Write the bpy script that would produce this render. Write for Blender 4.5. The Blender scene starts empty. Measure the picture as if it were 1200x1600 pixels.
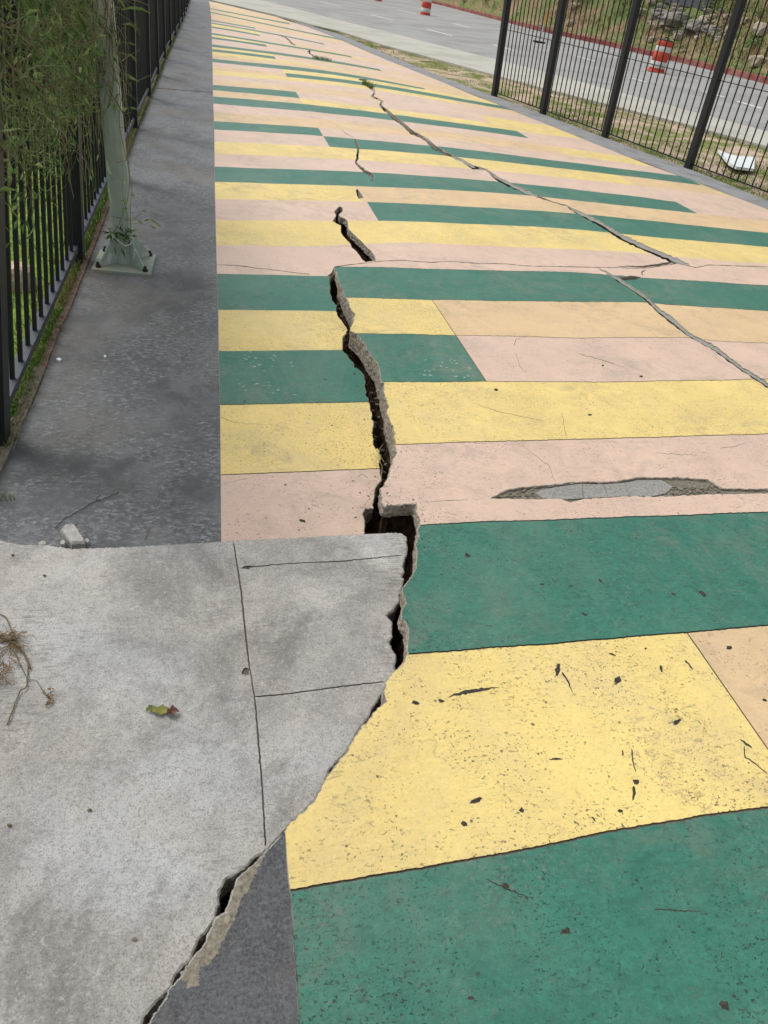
import bpy, bmesh, math, random
import numpy as np
from mathutils import Vector, noise
from mathutils.geometry import delaunay_2d_cdt, tessellate_polygon
random.seed(7)
S = bpy.context.scene
# ------------------------------------------------------------------ camera
F = 1030.0; H = 1.5                      # focal length in photo pixels, eye height
VP = np.array([330., -78.]); CEN = np.array([600., 800.])
sl = .2007
u = np.array([sl, -1.]); u /= np.linalg.norm(u)
dd = (VP - CEN) @ u
UP = np.array([u[0]*F, u[1]*F, -dd]); UP /= np.linalg.norm(UP)
FW = np.array([VP[0]-CEN[0], VP[1]-CEN[1], F]); FW /= np.linalg.norm(FW)
RT = np.cross(FW, UP)
from mathutils import Matrix
cam = bpy.data.cameras.new("camera"); co = bpy.data.objects.new("camera", cam); S.collection.objects.link(co)
cam.sensor_fit = 'VERTICAL'; cam.sensor_height = 36; cam.lens = F*36/1600; cam.clip_start = .02; cam.clip_end = 1200
X = (RT[0], FW[0], UP[0]); Y = (-RT[1], -FW[1], -UP[1]); Z = (-RT[2], -FW[2], -UP[2])
co.matrix_world = Matrix(((X[0], Y[0], Z[0], 0), (X[1], Y[1], Z[1], 0), (X[2], Y[2], Z[2], H), (0, 0, 0, 1)))
S.camera = co
# ------------------------------------------------------------------ world and sun (bright overcast)
W = bpy.data.worlds.new("World"); S.world = W; W.use_nodes = True
nt = W.node_tree; bg = nt.nodes['Background']
sky = nt.nodes.new('ShaderNodeTexSky'); sky.sky_type = 'NISHITA'; sky.sun_disc = False
SUN_EL, SUN_AZ = math.radians(58), math.radians(-50)
sky.sun_elevation = SUN_EL; sky.sun_rotation = SUN_AZ; sky.air_density = 1.0; sky.dust_density = 4; sky.ozone_density = 1
hs = nt.nodes.new('ShaderNodeHueSaturation'); hs.inputs['Saturation'].default_value = .22
nt.links.new(sky.outputs[0], hs.inputs['Color']); nt.links.new(hs.outputs[0], bg.inputs[0]); bg.inputs[1].default_value = .15
sun = bpy.data.lights.new("sun", 'SUN'); sun.energy = 1.1; sun.angle = math.radians(22); sun.color = (1, .97, .92)
so = bpy.data.objects.new("sun", sun); S.collection.objects.link(so)
sd = Vector((math.sin(SUN_AZ)*math.cos(SUN_EL), math.cos(SUN_AZ)*math.cos(SUN_EL), math.sin(SUN_EL)))
so.rotation_euler = sd.to_track_quat('Z', 'Y').to_euler()
vs = S.view_settings; vs.view_transform = 'Standard'; vs.look = 'None'; vs.gamma = 1; vs.exposure = 0.17
S.render.resolution_x = 768; S.render.resolution_y = 1024

# ------------------------------------------------------------------ photo trace -> real place
def ray(px, py):
    r = np.array([px-600., py-800., F]); return np.array([r@RT, r@FW, r@UP])
def P(px, py, z=0.0):                    # point of the level z seen at this pixel of the survey photo
    w = ray(px, py); t = (z-H)/w[2]; return Vector((w[0]*t, w[1]*t, z))
def PT(px, py, a, b):                    # same for the tilted slab z = a + b*y
    w = ray(px, py); t = (H-a)/(b*w[1]-w[2]); return Vector((w[0]*t, w[1]*t, H+t*w[2]))
MM = np.array([RT, FW, UP])
def proj(p):
    r = MM.T @ np.array([p[0], p[1], p[2]-H]); return 600+F*r[0]/r[2], 800+F*r[1]/r[2]
def mpp(px, py):                         # metres per pixel: (sideways, depthwise)
    a = P(px, py); return (P(px+1, py)-a).length, (P(px, py+1)-a).length

# ------------------------------------------------------------------ object helpers
COL = S.collection
def link(name, me, mats, parent=None, smooth=False):
    o = bpy.data.objects.new(name, me); COL.objects.link(o)
    if not isinstance(mats, (list, tuple)): mats = [mats]
    for m in mats: me.materials.append(m)
    if parent: o.parent = parent
    if smooth:
        me.polygons.foreach_set('use_smooth', [True]*len(me.polygons))
    return o
class MB:
    def __init__(s): s.v = []; s.f = []; s.m = []
    def add(s, vs, fs, m=0):
        b = len(s.v); s.v += [tuple(x) for x in vs]; s.f += [tuple(b+i for i in f) for f in fs]; s.m += [m]*len(fs)
    def bar(s, a, b, wx, wy, side=None, m=0, caps=True):    # rectangular bar from a to b
        a = Vector(a); b = Vector(b); d = (b-a).normalized()
        sx = Vector(side) if side else (Vector((1, 0, 0)) if abs(d.x) < .9 else Vector((0, 1, 0)))
        sx = (sx - d*sx.dot(d)).normalized(); sy = d.cross(sx)
        vs = []
        for p in (a, b):
            for i, j in ((-1, -1), (1, -1), (1, 1), (-1, 1)): vs.append(p+sx*wx/2*i+sy*wy/2*j)
        fs = [(0, 1, 5, 4), (1, 2, 6, 5), (2, 3, 7, 6), (3, 0, 4, 7)]
        if caps: fs += [(3, 2, 1, 0), (4, 5, 6, 7)]
        s.add(vs, fs, m)
    def tube(s, pts, rad, n=6, m=0, cap=True):
        pts = [Vector(p) for p in pts]
        if not isinstance(rad, (list, tuple)): rad = [rad]*len(pts)
        vs = []; fs = []; prev = None
        for i, p in enumerate(pts):
            d = (pts[min(i+1, len(pts)-1)]-pts[max(i-1, 0)])
            d = d.normalized() if d.length > 1e-9 else Vector((0, 0, 1))
            if prev is None:
                sx = d.orthogonal().normalized()
            else:
                sx = prev - d*prev.dot(d); sx = sx.normalized() if sx.length > 1e-6 else d.orthogonal().normalized()
            prev = sx; sy = d.cross(sx)
            for k in range(n):
                t = 2*math.pi*k/n; vs.append(p+(sx*math.cos(t)+sy*math.sin(t))*rad[i])
        for i in range(len(pts)-1):
            for k in range(n):
                a = i*n+k; b = i*n+(k+1) % n; fs.append((a, b, b+n, a+n))
        if cap: fs += [tuple(range(n))[::-1], tuple((len(pts)-1)*n+k for k in range(n))]
        s.add(vs, fs, m)
    def leaf(s, p, d, nrm, L, w, bend=.2, m=0):
        d = d.normalized(); sx = d.cross(nrm)
        sx = sx.normalized() if sx.length > 1e-6 else d.orthogonal().normalized(); n = sx.cross(d)
        a = p; b = p+d*L*.45+n*L*bend*.5; c = p+d*L - n*L*bend*.3
        s.add([a, b+sx*w/2, b-sx*w/2, c], [(0, 1, 3), (0, 3, 2)], m)
    def build(s, name, mats, parent=None, smooth=False):
        me = bpy.data.meshes.new(name); me.from_pydata(s.v, [], s.f)
        if any(s.m): me.polygons.foreach_set('material_index', s.m)
        me.update(); return link(name, me, mats, parent, smooth)
def tag(o, label=None, cat=None, group=None, kind=None):
    if label: o['label'] = label
    if cat: o['category'] = cat
    if group: o['group'] = group
    if kind: o['kind'] = kind
    return o
def empty(name, loc=(0, 0, 0)):
    o = bpy.data.objects.new(name, None); COL.objects.link(o); o.location = loc; o.empty_display_size = .1; return o
def child_mesh(mb, name, mats, root, smooth=False):     # mesh given in world coordinates under an Empty that only translates
    off = Vector(root.location)
    if root.parent: off += Vector(root.parent.location)
    mb.v = [tuple(Vector(v)-off) for v in mb.v]
    return mb.build(name, mats, root, smooth)

# ------------------------------------------------------------------ materials
def srgb(c):
    if isinstance(c, str): c = [int(c[i:i+2], 16) for i in (0, 2, 4)]
    return tuple((x/255/12.92 if x/255 <= .04045 else ((x/255+.055)/1.055)**2.4) for x in c)
class NT:
    def __init__(s, name, rough=.8, spec=.3):
        s.mat = bpy.data.materials.new(name); s.mat.use_nodes = True; s.t = s.mat.node_tree
        s.b = s.t.nodes['Principled BSDF']; s.b.inputs['Roughness'].default_value = rough
        s.b.inputs['Specular IOR Level'].default_value = spec
        s.co = s.t.nodes.new('ShaderNodeNewGeometry').outputs['Position']
    def n(s, k, **kw):
        nd = s.t.nodes.new(k)
        for a, v in kw.items(): setattr(nd, a, v)
        return nd
    def L(s, a, b): s.t.links.new(a, b)
    def noise(s, scale, detail=4, rough=.55, vec=None, dist=0, sc3=None, rot=0):
        v = vec if vec is not None else s.co
        if sc3 or rot:
            mp = s.n('ShaderNodeMapping'); s.L(v, mp.inputs[0]); mp.inputs['Scale'].default_value = sc3 or (1, 1, 1); mp.inputs['Rotation'].default_value = (0, 0, rot); v = mp.outputs[0]
        nn = s.n('ShaderNodeTexNoise'); nn.inputs['Scale'].default_value = scale; nn.inputs['Detail'].default_value = detail
        nn.inputs['Roughness'].default_value = rough; nn.inputs['Distortion'].default_value = dist; s.L(v, nn.inputs['Vector']); return nn.outputs['Fac']
    def ramp(s, fac, a, b, va=0., vb=1.):
        m = s.n('ShaderNodeMapRange'); m.inputs['From Min'].default_value = a; m.inputs['From Max'].default_value = b
        m.inputs['To Min'].default_value = va; m.inputs['To Max'].default_value = vb; s.L(fac, m.inputs['Value']); return m.outputs[0]
    def math(s, op, a, b=None):
        m = s.n('ShaderNodeMath', operation=op)
        for i, x in enumerate((a, b)):
            if x is None: continue
            if isinstance(x, (int, float)): m.inputs[i].default_value = x
            else: s.L(x, m.inputs[i])
        return m.outputs[0]
    def mix(s, fac, a, b, mode='MIX'):
        m = s.n('ShaderNodeMix', data_type='RGBA', blend_type=mode)
        if isinstance(fac, (int, float)): m.inputs[0].default_value = fac
        else: s.L(fac, m.inputs[0])
        for i, x in ((6, a), (7, b)):
            if isinstance(x, tuple): m.inputs[i].default_value = (*x, 1)
            else: s.L(x, m.inputs[i])
        return m.outputs[2]
    def color(s, c):
        if isinstance(c, tuple): s.b.inputs['Base Color'].default_value = (*c, 1)
        else: s.L(c, s.b.inputs['Base Color'])
    def bump(s, h, strength=.3, dist=.002):
        b = s.n('ShaderNodeBump'); b.inputs['Strength'].default_value = strength; b.inputs['Distance'].default_value = dist
        s.L(h, b.inputs['Height']); s.L(b.outputs[0], s.b.inputs['Normal'])
    def voro(s, scale, feature='DISTANCE_TO_EDGE', vec=None, rnd=1):
        v = s.n('ShaderNodeTexVoronoi', feature=feature); v.inputs['Scale'].default_value = scale; v.inputs['Randomness'].default_value = rnd
        s.L(vec if vec is not None else s.co, v.inputs['Vector']); return v
def k(c, f): return tuple(min(1, x*f) for x in c)

def paint(name, c, worn=.5, pit=.5, bare='8c8a84', streak=.06, seed=0., mott=.2, dirt='4d473d'):
    n = NT(name, .5, .5)
    mp = n.n('ShaderNodeMapping'); n.L(n.co, mp.inputs[0]); mp.inputs['Location'].default_value = (seed, seed*1.7, 0); n.co = mp.outputs[0]
    base = srgb(c)
    low = n.noise(1.6, 4, .6); mid = n.noise(14, 6, .7, dist=.4); fine = n.noise(170, 4, .75)
    col = n.mix(n.ramp(low, .38, .62), k(base, .92), k(base, 1.07))
    col = n.mix(n.ramp(mid, .42, .66, 0, .6), col, k(base, 1-mott))
    mo = n.noise(48, 7, .82, dist=.7, sc3=(1, 1.5, 1), rot=.3)                 # mottled film of the roller coat
    col = n.mix(n.ramp(mo, .50, .68, 0, .75), col, tuple(min(1, x*(1+mott*1.5)+.014) for x in base))
    col = n.mix(n.ramp(mo, .49, .33, 0, .75), col, k(base, 1-mott*1.3))
    br = n.noise(9, 5, .75, sc3=(1.2, 6.5, 1), rot=.12)                        # brush strokes along the stripe
    col = n.mix(n.ramp(br, .45, .66, 0, streak*6), col, k(base, 1.18))
    col = n.mix(n.ramp(fine, .53, .72, 0, .5), col, k(base, .6))
    # ragged flecks that show the dark cement, in clusters of several sizes
    cl1 = n.ramp(n.noise(3.1, 4, .65), .61-.12*pit, .67-.1*pit); cl2 = n.ramp(n.noise(8.3, 5, .7), .62-.11*pit, .69-.11*pit)
    f1 = n.noise(120, 3, .6, dist=.5, sc3=(1, 1.4, 1), rot=.7); fl1 = n.math('MULTIPLY', n.ramp(f1, .645-.03*pit, .685-.03*pit), n.math('MAXIMUM', cl1, n.math('MULTIPLY', cl2, .8)))
    f2 = n.noise(52, 6, .72, dist=.9, sc3=(1, 2.1, 1), rot=.55); fl2 = n.math('MULTIPLY', n.ramp(f2, .66-.02*pit, .685-.02*pit), cl1)
    f3 = n.noise(26, 7, .75, dist=1.1, sc3=(1, 2.8, 1), rot=-.5); fl3 = n.math('MULTIPLY', n.ramp(f3, .69, .71), cl2)
    v = n.voro(64, 'F1'); pits = n.ramp(n.math('SUBTRACT', n.ramp(v.outputs['Color'], .3, 1., -.22, .34), n.math('ADD', v.outputs['Distance'], n.ramp(f1, .3, .7, -.12, .12))), .0, .05)
    pits = n.math('MULTIPLY', pits, n.ramp(cl2, 0, 1, .18, 1))
    col = n.mix(n.math('MULTIPLY', n.math('MAXIMUM', fl1, pits), .85), col, srgb(dirt))
    col = n.mix(n.math('MULTIPLY', fl2, .8), col, srgb(dirt)); col = n.mix(n.math('MULTIPLY', fl3, .8), col, srgb('5f584c'))
    pits = n.math('MAXIMUM', pits, n.math('MAXIMUM', fl1, fl2))
    # rubbed-off paint
    ch = n.noise(34, 7, .78, dist=.9, sc3=(1, 1.9, 1), rot=.1)
    chip = n.math('MULTIPLY', n.ramp(ch, .60-.04*worn, .66-.04*worn), n.ramp(n.noise(2.7, 4, .65), .52, .6))
    col = n.mix(n.math('MULTIPLY', chip, .6), col, srgb(bare))
    # scratches in two directions
    for rot, th in ((.9, .64), (-.35, .655), (2.2, .66)):
        sc = n.noise(24, 4, .65, sc3=(1, 17, 1), rot=rot, dist=.3); s_ = n.math('MULTIPLY', n.ramp(sc, th-.02*worn, th-.02*worn+.03), n.ramp(n.noise(4.1+rot, 3, .6), .52, .58))
        col = n.mix(n.math('MULTIPLY', s_, .6), col, srgb('6b6355'))
    # hair cracks
    wv = n.n('ShaderNodeVectorMath', operation='ADD'); nz = n.n('ShaderNodeTexNoise'); nz.inputs['Scale'].default_value = 6; nz.inputs['Detail'].default_value = 6
    n.L(n.co, nz.inputs['Vector']); scv = n.n('ShaderNodeVectorMath', operation='SCALE'); scv.inputs['Scale'].default_value = .35
    n.L(nz.outputs['Color'], scv.inputs[0]); n.L(n.co, wv.inputs[0]); n.L(scv.outputs[0], wv.inputs[1])
    e = n.voro(1.3, vec=wv.outputs[0]).outputs['Distance']
    hc = n.math('MULTIPLY', n.ramp(e, .0, .003, 1, 0), n.ramp(n.noise(1.7, 3, .6), .53, .6))
    col = n.mix(n.math('MULTIPLY', hc, .45), col, srgb('5d5446'))
    # tyre and shoe grime
    gr = n.math('MULTIPLY', n.ramp(n.noise(6, 6, .75, dist=1.), .47, .66), n.ramp(n.noise(1.1, 3), .44, .6))
    col = n.mix(n.math('MULTIPLY', gr, .42), col, srgb('8a8272'))
    dust = n.math('MULTIPLY', n.ramp(n.noise(2.2, 7, .75, dist=.8, sc3=(1, .7, 1), rot=.2), .46, .64), n.ramp(n.noise(.45, 2), .38, .6, .35, 1))
    col = n.mix(n.math('MULTIPLY', dust, .24 if name != 'teal_paint' else .13), col, srgb('b0a695'))
    wear = n.math('MULTIPLY', n.ramp(n.noise(75, 6, .85, rot=.2), .52, .62), n.ramp(n.noise(3.7, 5, .7, rot=1.2), .5, .6))
    col = n.mix(n.math('MULTIPLY', wear, .35), col, srgb('8f897b'))
    n.color(col)
    h = n.math('SUBTRACT', n.math('ADD', n.math('MULTIPLY', fine, .5), n.math('MULTIPLY', mo, .9)), n.math('ADD', n.math('MULTIPLY', pits, 1.2), n.math('MULTIPLY', chip, .8)))
    n.bump(h, .6, .0025)
    n.L(n.ramp(mo, .35, .65, .42, .62), n.b.inputs['Roughness'])
    return n.mat
M = {}
M['teal'] = paint('teal_paint', '2d705e', .6, 1.12, '93a094', .09, 0., .32, '1e2a25')
M['yellow'] = paint('yellow_paint', 'e6cd80', .6, 1.35, 'a39d88', .04, 3.1, .07)
M['pink'] = paint('pink_paint', 'd6baa6', .5, .9, 'b0a597', .03, 7.7, .07)
M['peach'] = paint('peach_paint', 'd9bb8f', .5, .9, 'ada08f', .03, 11.3, .07)
def simple(name, c, rough=.8, var=.12, scale=40, bumpd=.002, spec=.3, c2=None, s2=3):
    n = NT(name, rough, spec); b = srgb(c)
    f = n.noise(scale, 5, .65); col = n.mix(n.ramp(f, .3, .7), k(b, 1-var), k(b, 1+var))
    if c2: col = n.mix(n.ramp(n.noise(s2, 5, .6), .45, .62), col, srgb(c2))
    n.color(col)
    if bumpd: n.bump(f, .6, bumpd)
    return n.mat
M['joint'] = simple('dirty_joint', '6a6054', .95, .35, 120)
def concrete_mat():
    n = NT('light_concrete', .85, .2)
    b = srgb('bbb8b1')
    low = n.noise(2.0, 5, .6, dist=.5); mid = n.noise(7, 6, .7, dist=.6); fine = n.noise(280, 3, .7); f2 = n.noise(110, 5, .8)
    col = n.mix(n.ramp(low, .42, .58), k(b, .78), k(b, 1.14))
    col = n.mix(n.ramp(n.noise(1.4, 3, .5, rot=.9), .5, .62, 0, .5), col, srgb('bcc1c6'))
    col = n.mix(n.ramp(mid, .47, .64, 0, .5), col, srgb('908f8b'))
    col = n.mix(n.ramp(n.noise(2.3, 4, .6, rot=1), .5, .62, 0, .4), col, srgb('bab6ab'))
    st1 = n.math('MULTIPLY', n.ramp(n.noise(2.6, 7, .72, dist=.5, rot=.4), .49, .64), .75); col = n.mix(st1, col, srgb('7f7d79'))
    col = n.mix(n.ramp(fine, .51, .64, 0, .6), col, srgb('6a665f'))
    col = n.mix(n.ramp(f2, .53, .66, 0, .6), col, srgb('77736a'))
    col = n.mix(n.ramp(f2, .35, .46, .5, 0), col, srgb('cfcdc5'))
    v = n.voro(21, 'F1'); sp = n.math('MULTIPLY', n.ramp(n.math('SUBTRACT', n.ramp(v.outputs['Color'], .6, 1., -.1, .13), n.math('ADD', v.outputs['Distance'], n.ramp(f2, .3, .7, -.08, .08))), 0, .03), n.ramp(mid, .45, .55))
    col = n.mix(n.math('MULTIPLY', sp, .7), col, srgb('4f4a43'))
    sc = n.noise(16, 5, .7, sc3=(1, 9, 1), rot=1.15, dist=.4); st = n.math('MULTIPLY', n.ramp(sc, .50, .62), n.ramp(n.noise(2.3, 3), .52, .62))
    col = n.mix(n.math('MULTIPLY', st, .5), col, srgb('66625a'))
    n.color(col); n.bump(n.math('ADD', n.math('ADD', fine, f2), n.math('MULTIPLY', mid, 1.2)), .6, .0025); return n.mat
M['concrete'] = concrete_mat()
def dark_mat(name='dark_slate_concrete', sc=1.):
    n = NT(name, .6, .45)
    b = srgb('56585a')
    low = n.noise(1.5, 4, .6); fine = n.noise(220, 4, .75)
    col = n.mix(n.ramp(low, .42, .58), k(b, .82), k(b, 1.15))
    w = n.noise(34, 8, .85, dist=.5, sc3=(1, 1.9, 1), rot=.1); ww = n.math('MULTIPLY', n.ramp(w, .49, .60), n.ramp(n.noise(2.2, 5, .7), .40, .52))
    col = n.mix(n.math('MULTIPLY', ww, .85*sc), col, srgb('9fa2a3'))
    w2 = n.noise(60, 6, .8, sc3=(1, 1.6, 1)); col = n.mix(n.math('MULTIPLY', n.ramp(w2, .54, .64), .45*(.4+.6*sc)), col, srgb('777a7b'))
    col = n.mix(n.math('MULTIPLY', n.ramp(n.noise(3.6, 7, .75, sc3=(1, .7, 1), dist=.5), .48, .6), .6), col, srgb('7a7d7e'))
    col = n.mix(n.ramp(fine, .52, .68, 0, .55), col, srgb('303335'))
    col = n.mix(n.math('MULTIPLY', n.ramp(n.noise(1.3, 4, .6, rot=2), .5, .62), .4), col, srgb('6d675b'))
    v = n.voro(15, 'F1'); sp = n.ramp(n.math('SUBTRACT', n.ramp(v.outputs['Color'], .75, 1., -.1, .12), n.math('ADD', v.outputs['Distance'], n.ramp(w, .3, .7, -.06, .06))), 0, .03)
    col = n.mix(n.math('MULTIPLY', sp, .6), col, srgb('a9aaa6'))
    n.color(col); n.bump(n.math('ADD', fine, n.math('MULTIPLY', w, 1.2)), .6, .0025); return n.mat
def wedge_mat():
    n = NT('plain_slate_concrete', .7, .4); b = srgb('535456')
    f = n.noise(150, 5, .85); m_ = n.noise(13, 7, .75, dist=.6); l = n.noise(3.5, 4, .6)
    col = n.mix(n.ramp(l, .4, .6), k(b, .8), k(b, 1.2)); col = n.mix(n.ramp(m_, .45, .62, 0, .5), col, srgb('636465')); col = n.mix(n.ramp(m_, .5, .36, 0, .5), col, srgb('3a3b3c'))
    col = n.mix(n.ramp(f, .5, .64, 0, .7), col, srgb('7b7c7d')); col = n.mix(n.ramp(f, .47, .36, 0, .8), col, srgb('2e2e31'))
    sc = n.noise(16, 5, .7, sc3=(1, 7, 1), rot=.6, dist=.5); col = n.mix(n.math('MULTIPLY', n.ramp(sc, .56, .64), .15), col, srgb('a09d94'))
    col = n.mix(n.math('MULTIPLY', n.ramp(n.noise(5, 5, .7, rot=1.), .55, .65), .4), col, srgb('6b5a50'))
    n.color(col); n.bump(n.math('ADD', f, m_), .7, .003); return n.mat
M['dark'] = dark_mat(); M['darkwedge'] = wedge_mat()
def rubble_mat(name, c1, c2, sc=70, d=.006):
    n = NT(name, .95, .1)
    f = n.noise(sc, 6, .7); v = n.voro(sc*.9, 'F1')
    col = n.mix(n.ramp(f, .35, .65), srgb(c1), srgb(c2))
    col = n.mix(n.ramp(v.outputs['Color'], .3, 1, 0, .4), col, k(srgb(c2), 1.25))
    col = n.mix(n.ramp(n.noise(sc*3, 3, .6), .55, .7, 0, .6), col, k(srgb(c1), .5))
    n.color(col); n.bump(n.math('ADD', f, v.outputs['Distance']), .9, d); return n.mat
M['wall'] = rubble_mat('broken_slab_edge', '7d7568', 'b0a799')
M['cwall'] = rubble_mat('broken_grey_edge', '83807a', 'b2afa7', 90, .004)
M['bed'] = rubble_mat('mortar_bed', '777166', 'a59d8b', 75, .008)
M['soil'] = rubble_mat('crack_soil', '35291f', '5a4a3a', 35, .015)
M['filler'] = rubble_mat('grey_filler', '7c7b75', 'a09f98', 110, .003)
M['patch'] = rubble_mat('exposed_aggregate', '5e584d', '8f887a', 80, .006)
M['strip'] = simple('grey_border', '8d8e8f', .85, .14, 60, .002, c2='7c7d7c')
M['asphalt'] = simple('asphalt', '989896', .9, .1, 30, .004, c2='8a8a88', s2=.5)
M['lane'] = simple('lane_marking_paint', 'cfcfcb', .8, .12, 8)
M['walk'] = simple('sidewalk_concrete', 'b3b1a6', .9, .08, 9, .003, c2='a6a498', s2=.8)
M['redkerb'] = simple('red_kerb_paint', '7d3f3a', .8, .3, 5, .003, c2='93625a', s2=1.5)
def ground_mat(name, d1, d2, g1, g2, scale=1.2, cover=.5, w=.08):
    n = NT(name, .98, .05)
    f = n.noise(30, 6, .7); g = n.noise(scale, 6, .7, dist=.5)
    dirt = n.mix(n.ramp(f, .35, .65), srgb(d1), srgb(d2)); gr = n.mix(n.ramp(n.noise(22, 5, .75), .35, .65), srgb(g1), srgb(g2))
    col = n.mix(n.ramp(g, cover-w, cover+w), dirt, gr)
    n.color(col); n.bump(f, .8, .02); return n.mat
M['verge'] = ground_mat('verge_soil', 'b09a86', 'cdb6a4', '5d6a34', '828c52', 1.3, .50)
M['lawn'] = ground_mat('lawn_soil', '6d7a3a', '8b9a52', '5c7430', '86a04c', 2, .4)
M['bank'] = ground_mat('bank_soil', '85674f', 'a08c76', '5b6a3c', '7c8758', .5, .47, .08)
M['earth'] = rubble_mat('bare_earth', '4a3d30', '6a5b4a', 12, .02)
M['black'] = simple('black_fence_paint', '14181d', .5, .15, 20, 0, .5)
M['bluegrey'] = simple('worn_rail_paint', '3b4048', .5, .15, 20, 0, .5)
def pole_mat():
    n = NT('sage_green_paint', .55, .4)
    b = srgb('a3b0a6')
    col = n.mix(n.ramp(n.noise(8, 4, .6), .35, .65), k(b, .9), k(b, 1.1))
    pe = n.noise(7, 5, .6, dist=.6, sc3=(1, 1, .45)); col = n.mix(n.ramp(pe, .515, .535, 0, .9), col, srgb('cccfc6'))
    gr = n.noise(24, 5, .7); col = n.mix(n.ramp(gr, .58, .75, 0, .5), col, srgb('5a5a4a'))
    n.color(col); n.bump(pe, .4, .002); return n.mat
M['pole'] = pole_mat()
M['plate'] = simple('grimy_sage_plate', '93a094', .7, .18, 40, .002, c2='a39f8a', s2=9)
M['bolt'] = simple('rusty_bolt', '3a2c26', .8, .3, 80, .002)
M['rust'] = rubble_mat('rusty_steel', '6f5047', 'a38c7e', 45, .003)
M['mortar'] = rubble_mat('crumbled_mortar', '7b6f62', 'a09484', 50, .008)
def leafm(name, c, var=.35):
    n = NT(name, .7, .3); g = n.noise(35, 3, .6); g2 = n.noise(6, 3, .6); b = srgb(c)
    col = n.mix(n.ramp(g, .3, .7), k(b, 1-var), k(b, 1+var)); col = n.mix(n.ramp(g2, .4, .62, 0, .35), col, k(srgb('8a8258'), 1))
    n.color(col); return n.mat
M['leaf'] = leafm('vine_leaf', '567a3c'); M['leaf2'] = leafm('pale_leaf', '8fa862')
M['stem'] = leafm('dry_stem', 'b0a888', .35); M['stem2'] = leafm('brown_stem', '735f4a', .3); M['stem3'] = leafm('green_stem', '74835a', .3)
M['grass'] = leafm('grass_blade', '5f7f2e'); M['grass2'] = leafm('straw_blade', '97895a'); M['grass3'] = leafm('dark_grass_blade', '4f6030'); M['rusty_grass'] = leafm('brown_dead_grass', '84614a')
M['orange'] = simple('orange_red_plastic', 'c8432c', .5, .08, 3, 0, .4, c2='b84a36', s2=4)
M['white'] = simple('white_reflective_band', 'd5d3cf', .5, .08, 6, 0, .4, c2='bdb9b3', s2=5)
M['rubber'] = simple('black_rubber', '2b2b2c', .8, .15, 20)
M['board'] = simple('white_board', 'd9dfe0', .6, .04, 10, 0)
M['rock'] = rubble_mat('tan_rock', '8d8172', 'b8ab9a', 4, .03); M['rockg'] = rubble_mat('grey_rubble', '77746e', '9a978f', 9, .05)
M['pinkstone'] = rubble_mat('pink_stone', 'b49c88', 'd2bda8', 14, .01)
M['chunk'] = rubble_mat('pale_mortar_chunk', 'a5a49e', 'bcbab3', 60, .002)
M['paleplastic'] = simple('white_plastic_tie', 'd0d0cc', .5, .05, 10, 0)
M['yleaf'] = leafm('yellow_leaf', '87873f', .2); M['bleaf'] = leafm('brown_leaf', '7a5548', .2)
M['darkmetal'] = simple('dark_painted_metal', '4a4c52', .4, .1, 3, 0, .5)

# ------------------------------------------------------------------ polyline tools
def rough(pts, step=3., amp=1.0, closed=False, seed=0, sc=.13, taper=False):
    """subdivide a traced line and break it up with fractal noise (photo units)"""
    out = []; n = len(pts); last = n if closed else n-1; s = 0
    for i in range(last):
        a = np.array(pts[i], float); b = np.array(pts[(i+1) % n], float); L = np.linalg.norm(b-a)
        m = max(1, int(L/step)); d = (b-a)/max(L, 1e-6); nn = np.array([-d[1], d[0]])
        for j in range(m):
            t = j/m; p = a+(b-a)*t
            if j or amp > 0:
                a_ = amp*(noise.noise(Vector((s*sc, seed, .3)))+.6*noise.noise(Vector((s*sc*3.1, seed+9, .7))))
                p = p+nn*a_+d*a_*.3
            out.append(tuple(p)); s += L/m
    if not closed: out.append(tuple(map(float, pts[-1])))
    return out
def crackpoly(pts, w, step=3., amp=.8, seed=0):
    """closed outline of a thin crack: centre line with a width (photo units) at each traced point"""
    ws = w if isinstance(w, (list, tuple)) else [w]*len(pts)
    c = []; cw = []
    for i in range(len(pts)-1):
        L = math.dist(pts[i], pts[i+1]); m = max(1, int(L/step))
        for j in range(m):
            t = j/m; c.append(np.array(pts[i])*(1-t)+np.array(pts[i+1])*t); cw.append(ws[i]*(1-t)+ws[i+1]*t)
    c.append(np.array(pts[-1], float)); cw.append(ws[-1])
    A = []; B = []
    for i, p in enumerate(c):
        d = c[min(i+1, len(c)-1)]-c[max(i-1, 0)]; d = d/max(np.linalg.norm(d), 1e-6); nn = np.array([-d[1], d[0]])
        off = amp*noise.noise(Vector((i*.35, seed, 0))); wa = cw[i]/2*(1+.45*noise.noise(Vector((i*.5, seed+5, 0)))); wb = cw[i]/2*(1+.45*noise.noise(Vector((i*.5, seed+8, 0))))
        if i in (0, len(c)-1): wa = wb = max(.25, cw[i]*.15)
        A.append(tuple(p+nn*(off+wa))); B.append(tuple(p+nn*(off-wb)))
    return A+B[::-1]
def inpoly(x, y, poly):
    px, py = poly[:, 0], poly[:, 1]; qx, qy = np.roll(px, -1), np.roll(py, -1)
    c = (py > y) != (qy > y)
    if not c.any(): return False
    xs = (qx[c]-px[c])*(y-py[c])/(qy[c]-py[c])+px[c]
    return bool((x < xs).sum() % 2)

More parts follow.
